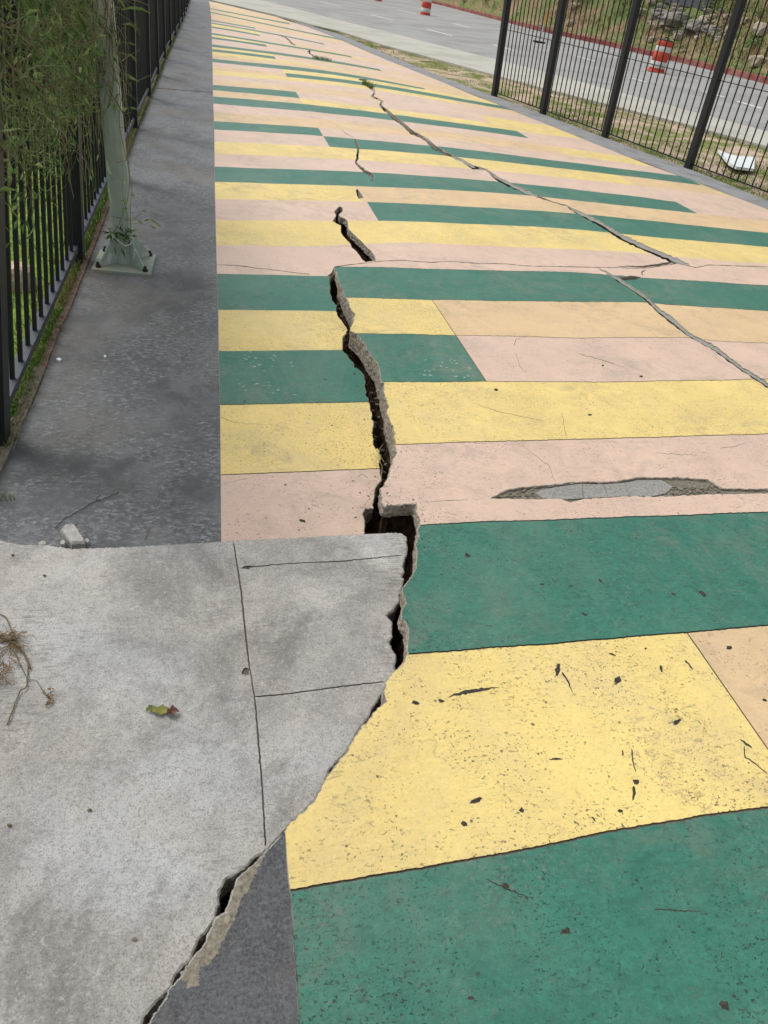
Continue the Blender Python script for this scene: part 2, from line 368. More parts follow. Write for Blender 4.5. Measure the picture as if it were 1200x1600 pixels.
def build_slab(name, outline, holes, lines, classify, to3, mats, wall=None, thick=.06, jag=.004, soil=True, deep=.26, lip=.003, sub=None, kind='structure'):
    """one paved slab: flat top cut along the traced lines, broken side faces, dark bed below"""
    V = []; E = []
    def addring(r):
        b = len(V); V.extend(r); E.extend((b+i, b+(i+1) % len(r)) for i in range(len(r)))
    addring(outline)
    for h in holes: addring(h)
    for l in lines:
        b = len(V); V.extend(l); E.extend((b+i, b+i+1) for i in range(len(l)-1))
    vo, eo, fo, _, _, _ = delaunay_2d_cdt([Vector(v) for v in V], E, [], 0, 1e-4, False)
    op = np.array(outline); hp = [np.array(h) for h in holes]
    hb = [(h[:, 0].min(), h[:, 1].min(), h[:, 0].max(), h[:, 1].max()) for h in hp]
    verts = [to3(v.x, v.y) for v in vo]; faces = []; mi = []; under = []
    for f in fo:
        x = sum(vo[i].x for i in f)/len(f); y = sum(vo[i].y for i in f)/len(f)
        if not inpoly(x, y, op): continue
        if any(b[0] <= x <= b[2] and b[1] <= y <= b[3] and inpoly(x, y, h) for b, h in zip(hb, hp)): continue
        c = classify(x, y)
        f = tuple(f)
        a, b_, c_ = (verts[i] for i in f[:3])
        if (b_-a).cross(c_-a).z < 0: f = f[::-1]
        under.append(f)
        if c is None: continue
        faces.append(f); mi.append(c)
    nb = len(verts)
    if sub is not None:                                        # the bed seen through the joints
        verts += [v-Vector((0, 0, .0045)) for v in verts[:nb]]
        faces += [tuple(i+nb for i in f) for f in under]; mi += [sub]*len(under)
    if wall is not None:
        for ri, ring in enumerate([outline]+holes):
            r3 = [to3(*p) for p in ring]; n = len(r3)
            area = sum(r3[i].x*r3[(i+1) % n].y-r3[(i+1) % n].x*r3[i].y for i in range(n))
            sg = (1 if area > 0 else -1)*(1 if ri == 0 else -1)
            th = [thick(*p) if callable(thick) else thick for p in ring]
            levels = [(0, 0., 0), (lip, .0025, 0), (None, .12, 1), (None, .26, 1), (None, .42, 1), (None, .58, 1), (None, .74, 1), (None, .88, 1), (None, 1., 1)]
            if soil: levels += [(-.02, -1, 2), (-.03, -2, 3), (-.015, -3, 3), (.0, -4, 3)]
            b0 = len(verts); nl = len(levels); nb_ = 5 if n > 250 else 1
            for li, (o_, dz, _) in enumerate(levels):
                for i in range(n):
                    d = r3[(i+nb_) % n]-r3[(i-nb_) % n]; d.z = 0
                    if d.length < 1e-7: d = Vector((1, 0, 0))
                    d.normalize(); nn = Vector((d.y, -d.x, 0))*sg; t = th[i]; hw = min(5, int(dz*12)) if (dz > 0 and nb_ > 1) else (5 if (dz < 0 and nb_ > 1) else 0)
                    p = r3[i] if not hw else sum((r3[(i+q_) % n] for q_ in range(-hw, hw+1)), Vector())/(2*hw+1)
                    q = .8*noise.noise(Vector((p.x*38, p.y*38, li*.55+p.z)))+.9*noise.noise(Vector((p.x*95, p.y*95, li*1.9+ri)))+.5*noise.noise(Vector((p.x*210, p.y*210, li*3.7)))
                    if li == 0: off = 0; z = 0
                    elif li == 1: off = lip; z = -.0025
                    elif dz > 0: off = lip+jag*.9*q+jag*.3*dz; z = -t*dz+t*.05*noise.noise(Vector((p.x*120, p.y*120, li*5.1)))*(dz < 1)
                    else:
                        off = o_+jag*1.5*q; z = {-1: -t, -2: -t-.05, -3: -t-.12, -4: -deep}[dz]+.006*q
                    verts.append(p+nn*off+Vector((0, 0, z)))
            for li in range(nl-1):
                w_ = wall if levels[li+1][2] <= 1 else (mats.index(M['soil']))
                for i in range(n):
                    a = b0+li*n+i; b = b0+li*n+(i+1) % n
                    faces.append((a, b, b+n, a+n)); mi.append(w_)
    me = bpy.data.meshes.new(name); me.from_pydata([tuple(v) for v in verts], [], faces)
    me.polygons.foreach_set('material_index', mi); me.update()
    o = link(name, me, mats); o['kind'] = kind; return o

class Curve:                                                    # boundary between two stripes: y as a function of x
    def __init__(s, pts, amp=.35, seed=0, w=0., ext=300):
        pts = sorted(pts); a, b = pts[0], pts[1]; c, d = pts[-2], pts[-1]
        L = [(a[0]-ext, a[1]-(b[1]-a[1])/(b[0]-a[0])*ext)]; R_ = [(d[0]+ext*2.5, d[1]+(d[1]-c[1])/(d[0]-c[0])*ext*2.5)]
        pts = L+list(pts)+R_
        xs = np.array([p[0] for p in pts]); ys = np.array([p[1] for p in pts])
        g = np.arange(xs[0], xs[-1]+.1, 3.5 if w else 14.0)
        s.x = g; s.y = np.interp(g, xs, ys)
        s.y = np.convolve(np.pad(s.y, 5, mode='edge'), np.ones(11)/11, 'valid') if len(g) > 20 else s.y
        s.y = s.y+np.array([amp*(noise.noise(Vector((x*.02, seed, 0)))+.6*noise.noise(Vector((x*.11, seed, 3)))+(.8*noise.noise(Vector((x*.31, seed, 7))) if w else 0)) for x in g]); s.w = w
    def at(s, x): return float(np.interp(x, s.x, s.y))
    def lines(s):
        if s.w: return [list(zip(s.x, s.y-s.w)), list(zip(s.x, s.y+s.w))]
        return [list(zip(s.x, s.y))]
def seg_x(j, y):
    (x0, y0), (x1, y1) = j
    return x0+(x1-x0)*(y-y0)/(y1-y0)
def jseg(x, y, L=40):                                           # joint running along the path through (x, y)
    d = np.array([x-330., y+78.]); d /= np.linalg.norm(d)
    return ((x-d[0]*L, y-d[1]*L), (x+d[0]*L, y+d[1]*L))

M['worn'] = rubble_mat('worn_green_grey', '7f9a8b', 'a9b0a4', 60, .002)
M['wornpale'] = rubble_mat('worn_pale_grey', '9a9284', 'bfb6a4', 60, .002)
M['scar'] = rubble_mat('bare_dark_scar', '33312c', '504c44', 150, .003)
PAV = [M['teal'], M['yellow'], M['pink'], M['peach'], M['joint'], M['wall'], M['soil'], M['filler'], M['patch'], M['scar'], M['worn'], M['wornpale']]
T, YL, PK, PC, JT = 0, 1, 2, 3, 4
def make_rows(curves, cells, jw=.0022):
    """curves: top to bottom; cells[i] = [colour, (joint), colour, ...] between curve i and i+1"""
    lines = []
    for c in curves: lines += c.lines()
    joints = []
    for i, row in enumerate(cells):
        for j in row[1::2]:
            y0 = curves[i].at((j[0][0]+j[1][0])/2)-3; y1 = curves[i+1].at((j[0][0]+j[1][0])/2)+3
            for _ in range(3): y0 = curves[i].at(seg_x(j, y0)); y1 = curves[i+1].at(seg_x(j, y1))
            w = .0022/mpp(seg_x(j, (y0+y1)/2), (y0+y1)/2)[0]
            w = w if w > .35 else 0
            ln = ((seg_x(j, y0-.5), y0-.5), (seg_x(j, y1+.5), y1+.5)); joints.append((i, ln, w))
            if w: lines += [[(ln[0][0]-w, ln[0][1]), (ln[1][0]-w, ln[1][1])], [(ln[0][0]+w, ln[0][1]), (ln[1][0]+w, ln[1][1])]]
            else: lines.append(list(ln))
    jd = {}
    for i, ln, w in joints: jd.setdefault(i, []).append((ln, w))
    def cls(x, y):
        i = -1
        for q, c in enumerate(curves):
            cy = c.at(x)
            if c.w and abs(y-cy) < c.w*.98: return None
            if y > cy: i = q
            else: break
        i = min(max(i, 0), len(cells)-1)
        row = cells[i]; col = row[0]
        for kx, (ln, w) in enumerate(jd.get(i, [])):
            jx = seg_x(ln, y)
            if w and abs(x-jx) < w*.98: return None
            if x > jx: col = row[2*kx+2]
        return col
    return lines, cls

# ---- paint scars that show the dark cement (traced) --------------------------------
def blob(x, y, l, w, ang, seed):
    n = max(8, min(26, int(l*1.2))); out = []
    for i in range(n):
        t = 2*math.pi*i/n; r = 1+.55*noise.noise(Vector((math.cos(t)*1.3, math.sin(t)*1.3, seed*1.37)))+.45*noise.noise(Vector((math.cos(t)*4.3, math.sin(t)*4.3, seed*1.9)))
        a, b = math.cos(t)*l/2*r, math.sin(t)*w/2*r; c, s_ = math.cos(ang), math.sin(ang)
        out.append((x+a*c-b*s_, y+a*s_+b*c))
    return out
def scar(pts, w, seed): return crackpoly(pts, [q*(.7 if pts[0][1] > 900 else .2) for q in w], 2.5, 1.8, seed)
SC = [scar([(699, 1089), (725, 1082), (750, 1078), (778, 1074)], [1, 9, 8, 1], 1), blob(871, 1046, 19, 7, 1.7, 2), scar([(878, 1050), (888, 1066), (895, 1082)], [4, 4, 1], 3),
      blob(966, 1062, 15, 8, -.7, 4), blob(957, 1023, 14, 3, .3, 5), blob(1033, 1045, 11, 4, 1.4, 6), blob(1058, 1128, 14, 6, -.6, 7), blob(868, 1186, 18, 4, -.05, 8),
      scar([(987, 1170), (990, 1195), (993, 1207)], [3, 3, 2], 9), blob(994, 1222, 11, 9, 0, 10), scar([(990, 1228), (991, 1240), (988, 1251)], [6, 7, 3], 11), blob(973, 1176, 11, 3, 1.6, 12),
      scar([(1071, 1031), (1080, 1043), (1083, 1047)], [4, 3, 1], 13), scar([(1156, 1155), (1168, 1163), (1175, 1170)], [2, 6, 2], 14), scar([(1163, 1165), (1164, 1183), (1180, 1193), (1200, 1210)], [2, 3, 3, 2], 15),
      blob(725, 1287, 13, 6, .6, 16), blob(815, 1266, 9, 7, 1, 17), blob(743, 1251, 20, 6, -.3, 18), blob(970, 1267, 8, 6, 0, 19), blob(650, 1098, 12, 6, .1, 20), blob(690, 1095, 11, 5, .3, 21),
      blob(1098, 927, 14, 7, .5, 22), blob(1052, 928, 9, 4, .4, 23), blob(938, 907, 8, 4, 1, 24), blob(730, 868, 9, 7, .6, 25), blob(913, 960, 10, 4, .4, 26), blob(847, 913, 7, 3, 0, 27),
      blob(884, 1455, 16, 9, -.4, 28), blob(790, 1385, 11, 9, .4, 29), scar([(760, 1374), (790, 1388), (835, 1406)], [2, 4, 1], 30), blob(1132, 1572, 16, 11, .7, 31), scar([(1022, 1420), (1060, 1423), (1095, 1424)], [3, 3, 2], 32), blob(736, 1559, 9, 6, 0, 33),
      scar([(740, 630), (778, 643), (850, 658)], [1, 3, 2], 34), scar([(878, 645), (884, 680)], [2, 3], 35), blob(775, 609, 7, 4, 0, 36), blob(942, 571, 4, 3, 0, 37), blob(922, 648, 6, 3, 0, 38), blob(1002, 588, 7, 3, .1, 39),
      scar([(817, 697), (858, 728), (867, 752)], [1, 3, 2], 40), scar([(1025, 708), (1060, 710), (1090, 711)], [2, 3, 1], 41), scar([(1125, 700), (1150, 697), (1165, 692)], [3, 3, 1], 42),
      scar([(803, 540), (806, 530), (822, 527)], [4, 3, 1], 43), scar([(806, 552), (812, 572), (822, 582)], [2, 2, 2], 44), scar([(905, 553), (960, 568)], [3, 3], 45),
      blob(1139, 1012, 9, 6, .2, 46), blob(1195, 1094, 8, 5, .2, 47), scar([(700, 688), (725, 690), (760, 693)], [2, 3, 2], 48)]
rs = random.Random(3)
def ragged(pts, seed): return rough(pts, 2.5, 2.2, True, seed, .35)
for i in range(24):
    SC.append((blob(rs.uniform(660, 735), rs.uniform(562, 590), rs.uniform(2, 6), rs.uniform(.8, 2), rs.uniform(-.6, .8), 500+i), 10))
for i in range(2):
    x = rs.uniform(470, 1200); y = rs.uniform(1000, 1600) if i < 6 else rs.uniform(600, 1000); q = .5+y/1600
    SC.append(blob(x, y, rs.uniform(2.5, 9)*q, rs.uniform(1.5, 4)*q, rs.uniform(-1.2, 1.6), 50+i))
scarA = [scar([(345, 652), (365, 660), (410, 664)], [3, 2, 1], 61), scar([(348, 755), (385, 748)], [1, 2], 62), blob(472, 813, 11, 5, .4, 63), scar([(560, 745), (566, 741), (575, 747)], [2, 3, 2], 64), scar([(573, 812), (571, 790), (580, 770), (592, 762)], [1, 2, 2, 1], 65)]
for i in range(34):
    scarA.append((blob(rs.choice((rs.gauss(405, 18), rs.gauss(440, 14), rs.gauss(400, 8))), rs.choice((rs.gauss(575, 6), rs.gauss(607, 5), rs.gauss(560, 4))), rs.uniform(2, 8), rs.uniform(.7, 1.8), rs.uniform(-.3, .5), 600+i), 10))
for i in range(8):
    x = rs.uniform(350, 585); y = rs.uniform(440, 830); scarA.append(blob(x, y, rs.uniform(2, 9), rs.uniform(1, 2.5), rs.uniform(-.5, .9), 300+i))
def with_scars(lines, cls, scars):
    mats_ = [s[1] if isinstance(s[1], int) else 9 for s in scars]; scars = [s[0] if isinstance(s[1], int) else s for s in scars]
    arr = [np.array(s) for s in scars]; bb = [(a[:, 0].min(), a[:, 1].min(), a[:, 0].max(), a[:, 1].max()) for a in arr]
    def c2(x, y):
        c = cls(x, y)
        if c is None: return c
        for a, b, m_ in zip(arr, bb, mats_):
            if b[0] <= x <= b[2] and b[1] <= y <= b[3] and inpoly(x, y, a): return m_
        return c
    return lines+[list(map(tuple, a))+[tuple(a[0])] for a in arr], c2

# ------------------------------------------------------------------ traced edges of the broken pavement
L_EDGE = [(511.5, 431), (515, 443), (516, 462), (524.5, 478), (529, 498), (543, 516), (534.5, 529), (534.5, 545), (550, 567), (569, 590), (572, 618), (578, 644), (583, 659), (580.5, 690), (595, 712), (592.5, 728), (596, 750), (586, 763), (583, 771), (585, 781), (581, 787), (582, 794), (570.5, 794), (565, 804), (569, 812), (569, 824), (570, 832), (566, 842), (560, 870)]
R_EDGE = [(523, 417), (527, 432), (537, 452), (538, 465), (556, 492), (553, 502), (547.5, 515), (559, 524), (569, 535), (580.5, 555), (593.5, 572.5), (595, 593), (601, 598), (599, 611), (606, 624), (607, 647), (618, 676), (618.5, 693), (621, 708), (613.5, 719), (611, 731), (609, 745), (601, 759), (595, 763), (597, 774), (597, 783), (601, 791), (611, 789.6), (628, 788), (652, 786.7), (653, 792.5), (651.6, 798), (655.7, 806.5), (656, 819), (653, 829), (655.7, 840), (651, 845), (650, 854), (652, 862), (652, 883), (648, 894.6), (644.5, 903), (633, 912.5), (628, 922), (633, 935), (635, 945), (628, 956), (630, 964.5), (638, 977.5), (640, 990), (636, 1007), (638, 1021), (633, 1034), (622, 1044), (613.6, 1052), (604, 1067), (600, 1080), (604.7, 1096), (591, 1106), (578, 1124), (566.5, 1135), (541, 1176), (515, 1211), (488, 1257), (469, 1275), (453, 1287), (446, 1300)]
D_TOP = [(-500, 842), (-200, 848), (0, 845), (33, 852), (73, 852), (110, 858), (143, 857), (207, 855), (280, 851), (347, 847), (367, 845), (450, 841), (575, 835), (604, 833), (625, 833), (635, 839), (633, 846), (635, 857), (634, 866), (631, 873), (628, 884), (631, 893), (625, 900), (629, 904), (627, 917), (622, 929), (623, 940), (614, 950), (601, 960), (612, 973), (610, 984), (612, 994), (605.5, 1002), (612, 1015), (618, 1029), (614, 1051), (604, 1064), (598, 1080), (588, 1094), (579, 1106), (576, 1118), (564, 1131), (538.5, 1174), (511, 1203), (508, 1215), (486, 1255), (467, 1272), (451, 1285), (443, 1298), (419, 1323), (412, 1328), (398, 1337), (382, 1353), (368, 1363), (349, 1374), (340, 1391), (338, 1412), (333, 1433), (326, 1447), (310, 1463), (300, 1484), (296, 1496), (284, 1507), (270, 1524), (265, 1540), (240, 1566), (223, 1587), (219, 1600), (190, 1650), (140, 1730)]
E_EDGE = [(445, 1300), (417, 1331), (398, 1351), (373, 1372), (366, 1391), (361, 1407), (354, 1426), (338, 1437), (328, 1458), (321, 1477), (307, 1491), (299, 1503), (286, 1524), (265, 1547), (261, 1561), (242, 1587), (235, 1600), (205, 1650), (160, 1725)]
E_RIGHT = [(445, 1300), (450, 1360), (455.5, 1405), (459, 1470), (464, 1524), (468, 1600), (474, 1725)]
BED_EDGE = [(417, 1331), (403, 1358), (387, 1391), (375, 1409), (368, 1433), (352, 1463), (340, 1489), (326, 1505), (312, 1514), (310, 1540), (293, 1543), (284, 1528)]
UB = [(523, 417), (548, 413.5), (587, 409), (600, 407.5), (632, 407), (675, 410), (700, 408), (740, 411), (795, 412.5), (815, 415), (900, 417), (960, 418), (1008, 419.6), (1058, 411.5), (1087, 418), (1108, 414), (1200, 417), (1440, 428)]
MUR_R = [(1470, 436), (1200, 327.5), (1097.5, 288), (1010, 256.5), (938, 228), (868.5, 200), (810, 176), (780, 164), (740, 149), (700, 132), (643, 109), (600, 92), (560, 74), (527, 60), (491, 46), (450, 31), (435, 27), (380, 14), (327, 2)]
MUR_L = [(327, 2), (330, 30), (332, 90), (333, 150), (335, 202), (336, 300), (337, 344), (339, 427), (341, 484), (342, 548), (344, 632), (345, 742), (346, 846), (347, 872)]

def jw(px, py): return .0024/mpp(px, py)[1]
ROWS_U = [  # (left y, curve)
 (-8, [(327, -8), (700, 60)]), (13, [(330, 13), (434, 33), (560, 55)]), (14.6, [(330, 14.6), (434, 35), (560, 57)]), (18.4, [(330, 18.4), (380, 29.5), (474, 49), (560, 66)]), (20, [(330, 20), (380, 31), (474, 51.2), (522, 60.5), (560, 68)]),
 (31, [(330, 31), (399, 43), (560, 73)]), (32.6, [(330, 32.6), (399, 44.8), (560, 75)]), (35, [(330, 35), (400, 46.5), (474, 61.5), (506, 67.5), (700, 108)]), (36.8, [(330, 36.8), (400, 48.5), (474, 63), (506, 69.3), (700, 110)]), (41, [(330, 41), (405, 53), (500, 73)]), (43.2, [(330, 43.2), (405, 55.2), (500, 75.5)]),
 (51.2, [(330, 51.2), (474, 74.5), (549, 87.5), (700, 115)]), (53.6, [(330, 53.6), (474, 77), (549, 89.5), (700, 118)]), (57.5, [(330, 57.5), (416, 69.5), (560, 94)]), (60.3, [(330, 60.3), (416, 72.5), (560, 97)]),
 (69.3, [(331, 69.3), (429, 81.5), (475, 86.5), (594, 108), (700, 127)]), (73, [(331, 73), (429, 85), (475, 90.5), (594, 110.5), (700, 130)]), (76.7, [(331, 76.7), (427, 87), (560, 108)]), (80.5, [(331, 80.5), (427, 91), (560, 112)]), (86, [(332, 86), (475, 100.5), (600, 119)]),
 (91.8, [(332, 91.8), (525, 111), (558, 117.5), (575, 121), (663, 138), (780, 158)]), (97, [(332, 97), (525, 116.5), (558, 120), (575, 125), (663, 139.5), (780, 160)]),
 (103, [(332, 103), (447, 114.5), (525, 121.5), (600, 133), (700, 150), (797, 168)]), (109, [(332, 109), (447, 120), (525, 127), (565, 132), (700, 155), (797, 172)]), (116.5, [(332, 116.5), (525, 132.5), (600, 142), (700, 160), (800, 178)]), (124, [(333, 124), (525, 140), (600, 150), (700, 166), (780, 180), (850, 192)]),
 (132.8, [(335, 132.8), (463, 143), (525, 149.5), (600, 158.5), (700, 173), (755, 181), (866, 198)]), (141, [(335, 141), (467, 152.5), (525, 160), (600, 168.5), (680, 180), (800, 197), (940, 219)]), (151, [(336, 151), (474, 162), (525, 167.5), (600, 177), (700, 190), (808, 205), (914, 218)]),
 (162, [(336, 162), (525, 177.5), (600, 186.5), (700, 198), (829, 216), (940, 232)]), (175, [(336, 175), (525, 188), (600, 196), (700, 206), (829, 223), (900, 233), (1000, 249)]), (189.5, [(336, 189.5), (497.5, 199), (600, 209), (700, 218), (800, 230), (900, 244.5), (1010, 259)]),
 (202.5, [(335, 202.5), (504, 211.5), (600, 221.5), (686, 228), (780, 240), (940, 259.5), (1055, 274)]), (221.5, [(336, 221.5), (513, 229), (600, 235), (705, 243.5), (750, 249), (900, 266), (1055, 284), (1097, 290)]),
 (240, [(335, 240), (480, 245.5), (600, 252.5), (750, 264), (900, 279.5), (997, 290), (1135, 306)]), (260.5, [(335, 260.5), (500, 266), (600, 270), (750, 281), (900, 295.5), (1050, 314), (1140, 326)]), (284, [(335, 284), (565, 291), (600, 292), (785, 301), (900, 313.5), (1095, 334), (1200, 345.5)]),
 (311, [(336, 311), (575, 315), (600, 316), (775, 325), (900, 333), (1200, 364)]), (344, [(336, 344), (520, 345), (600, 344), (762, 351), (900, 357), (980, 367), (1200, 386)]), (382.5, [(336, 382.5), (550, 386), (566, 376), (625, 378), (750, 384), (900, 389.5), (1010, 394), (1070, 404), (1200, 412)]),
 (427.5, [(336, 427.5), (515, 431.5)]), (484, [(341, 484), (535, 486)]), (548, [(342, 548.5), (545, 546.5)]), (632, [(344, 632.5), (578, 628)]), (741, [(345, 742), (595, 732)])]
cellU = {-8: [PC], 13: [T, jseg(455, 39, 3), PK], 14.6: [PC, jseg(450, 42, 3), PK], 18.4: [T], 20: [PC], 31: [T, jseg(399, 44, 3), PK], 32.6: [PK], 35: [T, jseg(506, 68.4, 3), PC], 36.8: [YL, jseg(405, 52, 4), PK], 41: [T, jseg(405, 54, 3), PK],
 43.2: [PK, jseg(450, 70, 4), PC], 51.2: [T, jseg(549, 88.5, 3), PC], 53.6: [YL, jseg(415, 70, 4), PC], 57.5: [T, jseg(416, 71, 3), PK], 60.3: [PK], 69.3: [T, jseg(594, 109, 4), PC], 73: [YL, jseg(427, 87, 4), PC], 76.7: [T, jseg(429, 89, 4), PK], 80.5: [YL, jseg(640, 122, 6), PK], 86: [PC],
 91.8: [T, jseg(663, 138.5, 4), PC], 97: [PK, jseg(443, 111, 6), YL], 103: [PC, jseg(447, 117, 5), T], 109: [YL, jseg(713, 160, 5), PC], 116.5: [PK], 124: [PC, jseg(600, 155, 8), PK], 132.8: [T, jseg(465, 148, 8), PK, jseg(758, 186, 8), YL],
 141: [PC, jseg(470, 157, 8), YL], 151: [T, jseg(818, 211, 9), PK], 162: [PK], 175: [PC, jseg(878, 237, 9), YL], 189.5: [T, jseg(500.5, 205, 9), PK], 202.5: [PK, jseg(509.5, 220, 11), T, jseg(1085, 284, 12), PC],
 221.5: [YL, jseg(985, 284, 12), PC], 240: [PK], 260.5: [T, jseg(1072, 324, 12), PK], 284: [YL, jseg(561, 303, 16), PC], 311: [PK, jseg(581, 328, 20), T], 344: [YL], 382.5: [PK], 427.5: [T], 484: [YL], 548: [T], 632: [YL], 741: [PK]}
curvesU = []; cellsU = []
for y, c in ROWS_U:
    w = jw(340, y) if y > 0 else 0
    curvesU.append(Curve(c, .25 if y < 150 else .5, seed=y, w=(w if w > .4 else 0), ext=120 if y > 400 else 300)); cellsU.append(cellU[y])
linU, clsU = make_rows(curvesU, cellsU)
if True:  # the lower left rows end at the crack, so keep their cutting lines short
    linU = [[p for p in l if not (p[1] > 425 and p[0] > 640)] for l in linU]; linU = [l for l in linU if len(l) > 1]
linU, clsU = with_scars(linU, clsU, scarA)
outU = MUR_L + rough(rough(L_EDGE[::-1], 5, 3.4, seed=101, sc=.9), 1.6, 1.3, seed=1, sc=.4) + [(518, 426)] + rough([(522.4, 416.2)]+[(x, y-.5) for x, y in UB[1:]], 4, .5, seed=2) + MUR_R[:-1]
H_U = [rough([(535, 324), (530, 322.5), (522.5, 330), (525, 337), (519.5, 345), (527, 350), (532.5, 352), (532, 362), (537.5, 371), (547.5, 381), (549, 387), (557.5, 392.5), (564, 404), (571, 410), (580, 408), (587.5, 408), (586, 399), (578, 390), (570, 383), (564, 376), (557.5, 371), (545, 357.5), (544, 346), (540, 342), (532.5, 338.5), (530, 335), (536, 330), (536, 326)], 2.2, 1., True, 3),
       rough([(555.5, 297), (559, 295.5), (565, 303), (568.5, 309.5), (560.5, 310.5), (557.5, 304)], 2, .5, True, 4),
       crackpoly([(555, 216), (557.5, 224), (560, 231), (558.5, 247), (555.5, 254), (560, 259), (570, 267), (582, 274), (583.5, 277), (579, 284)], [1.5, 4, 3.4, 4, 2.4, 4, 5, 5, 4, .8], 2, 1.1, 5),
       crackpoly([(533, 202), (541, 209), (553, 215)], [.5, .8, .6], 3, .5, 6),
       crackpoly([(567, 128), (574, 133), (584, 141), (585, 146), (581, 150), (588, 154), (598, 158), (596, 161), (593.5, 164), (600, 170), (608, 176), (616, 184), (630, 194), (643, 206.5), (657, 213), (667, 219), (676, 228), (687, 235), (705, 243.5), (725, 252.5), (738, 261), (760, 265), (775, 278), (795, 288), (820, 299), (840, 307), (865, 316), (884, 321), (905, 333), (935, 348), (970, 370), (1000, 384), (1030, 397), (1058, 409), (1078, 415)],
                 [3.5, 4.5, 4, 3, 3.5, 2.6, 3.5, 4, 4, 4.5, 5, 6.5, 5.5, 6.5, 5, 5.5, 7, 6, 4, 5, 6, 3, 6, 7, 5.5, 3.5, 1.2, 2, 6, 7, 9, 9, 9, 10, 4], 2.5, .8, 7),
       crackpoly([(965, 416), (985, 416), (1005, 417), (1025, 414), (1042, 411.5), (1055, 409.5)], [.8, 2, 3, 3.4, 3.4, 1.5], 3, .9, 12), crackpoly([(540, 382), (541, 385)], [.3, .3], 2, 0, 13),
       crackpoly([(560, 124), (568, 125), (575, 125)], [1.5, 3, .6], 2, .5, 8),
       crackpoly([(480, 82), (484, 79), (484, 84), (492, 88), (500, 93)], [2, 2.8, 1.8, 1.8, 2.6], 2, .4, 9), crackpoly([(438, 55.5), (445, 58), (452, 63), (455, 67), (462, 71)], [1.2, 1.5, 2.4, 2.6, 1.2], 2, .4, 10),
       crackpoly([(338, 413.5), (362, 414.5), (380, 415.5), (400, 419), (430, 422), (460, 426), (485, 428.5)], [.7, 1.2, 1.3, 1.2, 1, 1, 1.6], 4, .8, 11)]
thU = lambda x, y: .07 if y > 700 else .05
build_slab('painted_pavement', outU, H_U, linU, clsU, lambda x, y: P(x, y), PAV, wall=5, thick=thU, jag=.004, sub=JT, deep=.3)
# grey cement filler in the long diagonal crack and in the upper cracks
def ribbon(name, pts, w, z, mat, kind='structure', off=0.):
    poly = crackpoly(pts, w, 4, .3, 3); poly = [(x+off, y) for x, y in poly]; mb = MB(); p3 = [P(x, y, z) for x, y in poly]
    tr = tessellate_polygon([p3]); mb.add(p3, [t if (p3[t[1]]-p3[t[0]]).cross(p3[t[2]]-p3[t[0]]).z > 0 else t[::-1] for t in tr]); o = mb.build(name, mat); o['kind'] = kind; return o

# ---- the raised right-hand slab ----------------------------------------------------
ZA, ZB = .143, -.0245
toR = lambda x, y: PT(x, y, ZA, ZB)
ROWS_R = [(405, [(523, 400), (1200, 400)]), (417, [(523, 417), (600, 417.5), (700, 421), (900, 425.5), (1008, 434), (1200, 446)]), (463, [(538, 464.5), (674, 468.3), (900, 471.5), (1012, 471.5), (1042, 476), (1200, 486)]),
 (521, [(553, 521), (712, 523.5), (908, 528), (1075, 527), (1117, 533), (1200, 536)]), (597, [(600.5, 597), (758, 596), (950, 597), (1175, 592.5), (1300, 590)]), (694, [(621, 694.5), (716, 691.5), (950, 685), (1200, 678)]),
 (820, [(656, 821), (700, 817.5), (950, 809), (1200, 800)]), (1020, [(638, 1022), (850, 1006), (1073, 988), (1200, 977)]), (1385, [(453, 1391), (600, 1366), (800, 1332), (950, 1300), (1100, 1275), (1200, 1261)])]
cellsR = [[PK], [T], [YL, ((675, 468), (760, 596)), PC], [T, ((675, 468), (760, 596)), PK], [YL], [PK], [T], [YL, ((1073, 988), (1205, 1178)), PC], [T]]
curvesR = [Curve(c, .3+y/1400, seed=y+.5, w=.0028/mpp(700, y)[1]) for y, c in ROWS_R]
curvesR[0].w = 0
linR, clsR = make_rows(curvesR, cellsR)
linR, clsR = with_scars(linR, clsR, SC)
outR = rough(rough(R_EDGE, 5, 2.8, seed=121, sc=.9), 1.6, 1.3, seed=21, sc=.4) + E_RIGHT[1:] + [(2000, 1725), (2000, 900), (1480, 470)] + rough([(1440, 429)]+[(x, y+.6) for x, y in UB[::-1][1:-1]], 4, .5, seed=22)
PATCH = [(765, 779), (791, 765), (832.5, 759), (859, 757), (911, 752), (945, 753), (975, 750), (997.5, 745.5), (1035, 746), (1061, 745.5), (1106, 749), (1129, 763), (1200, 764), (1300, 762), (1300, 767), (1200, 770.6), (1129, 772.5), (1102, 772.5), (1042, 776), (975, 776), (911, 780), (892, 785), (877, 780), (806, 780)]
H_R = [rough(PATCH, 3, 1.3, True, 31),
       crackpoly([(936, 419.5), (950, 427), (967, 438), (985, 449), (1008, 465), (1030, 486), (1046, 497), (1075, 522), (1090, 530), (1117, 544), (1140, 562), (1158, 575), (1185, 592), (1200, 602), (1260, 640)], [1, 4, 6, 5, 6, 7, 10, 6, 7, 8, 7, 6, 8, 8, 6], 3, 1.2, 32),
       rough([(966, 433), (985, 430.5), (1002, 432.5), (995, 437), (975, 438)], 2.5, .8, True, 33),
       crackpoly([(672, 784), (700, 782), (730, 781)], [.5, 1.2, .5], 5, .5, 34),
       crackpoly([(1004, 431), (1003, 425), (1010, 421)], [2, 2.5, 1], 2, .5, 35)]
thR = lambda x, y: .05 if y > 752 else (.10 if y > 440 else .05)
build_slab('raised_painted_pavement', outR, H_R, linR, clsR, toR, PAV, wall=5, thick=thR, jag=.005, sub=JT, deep=.45)

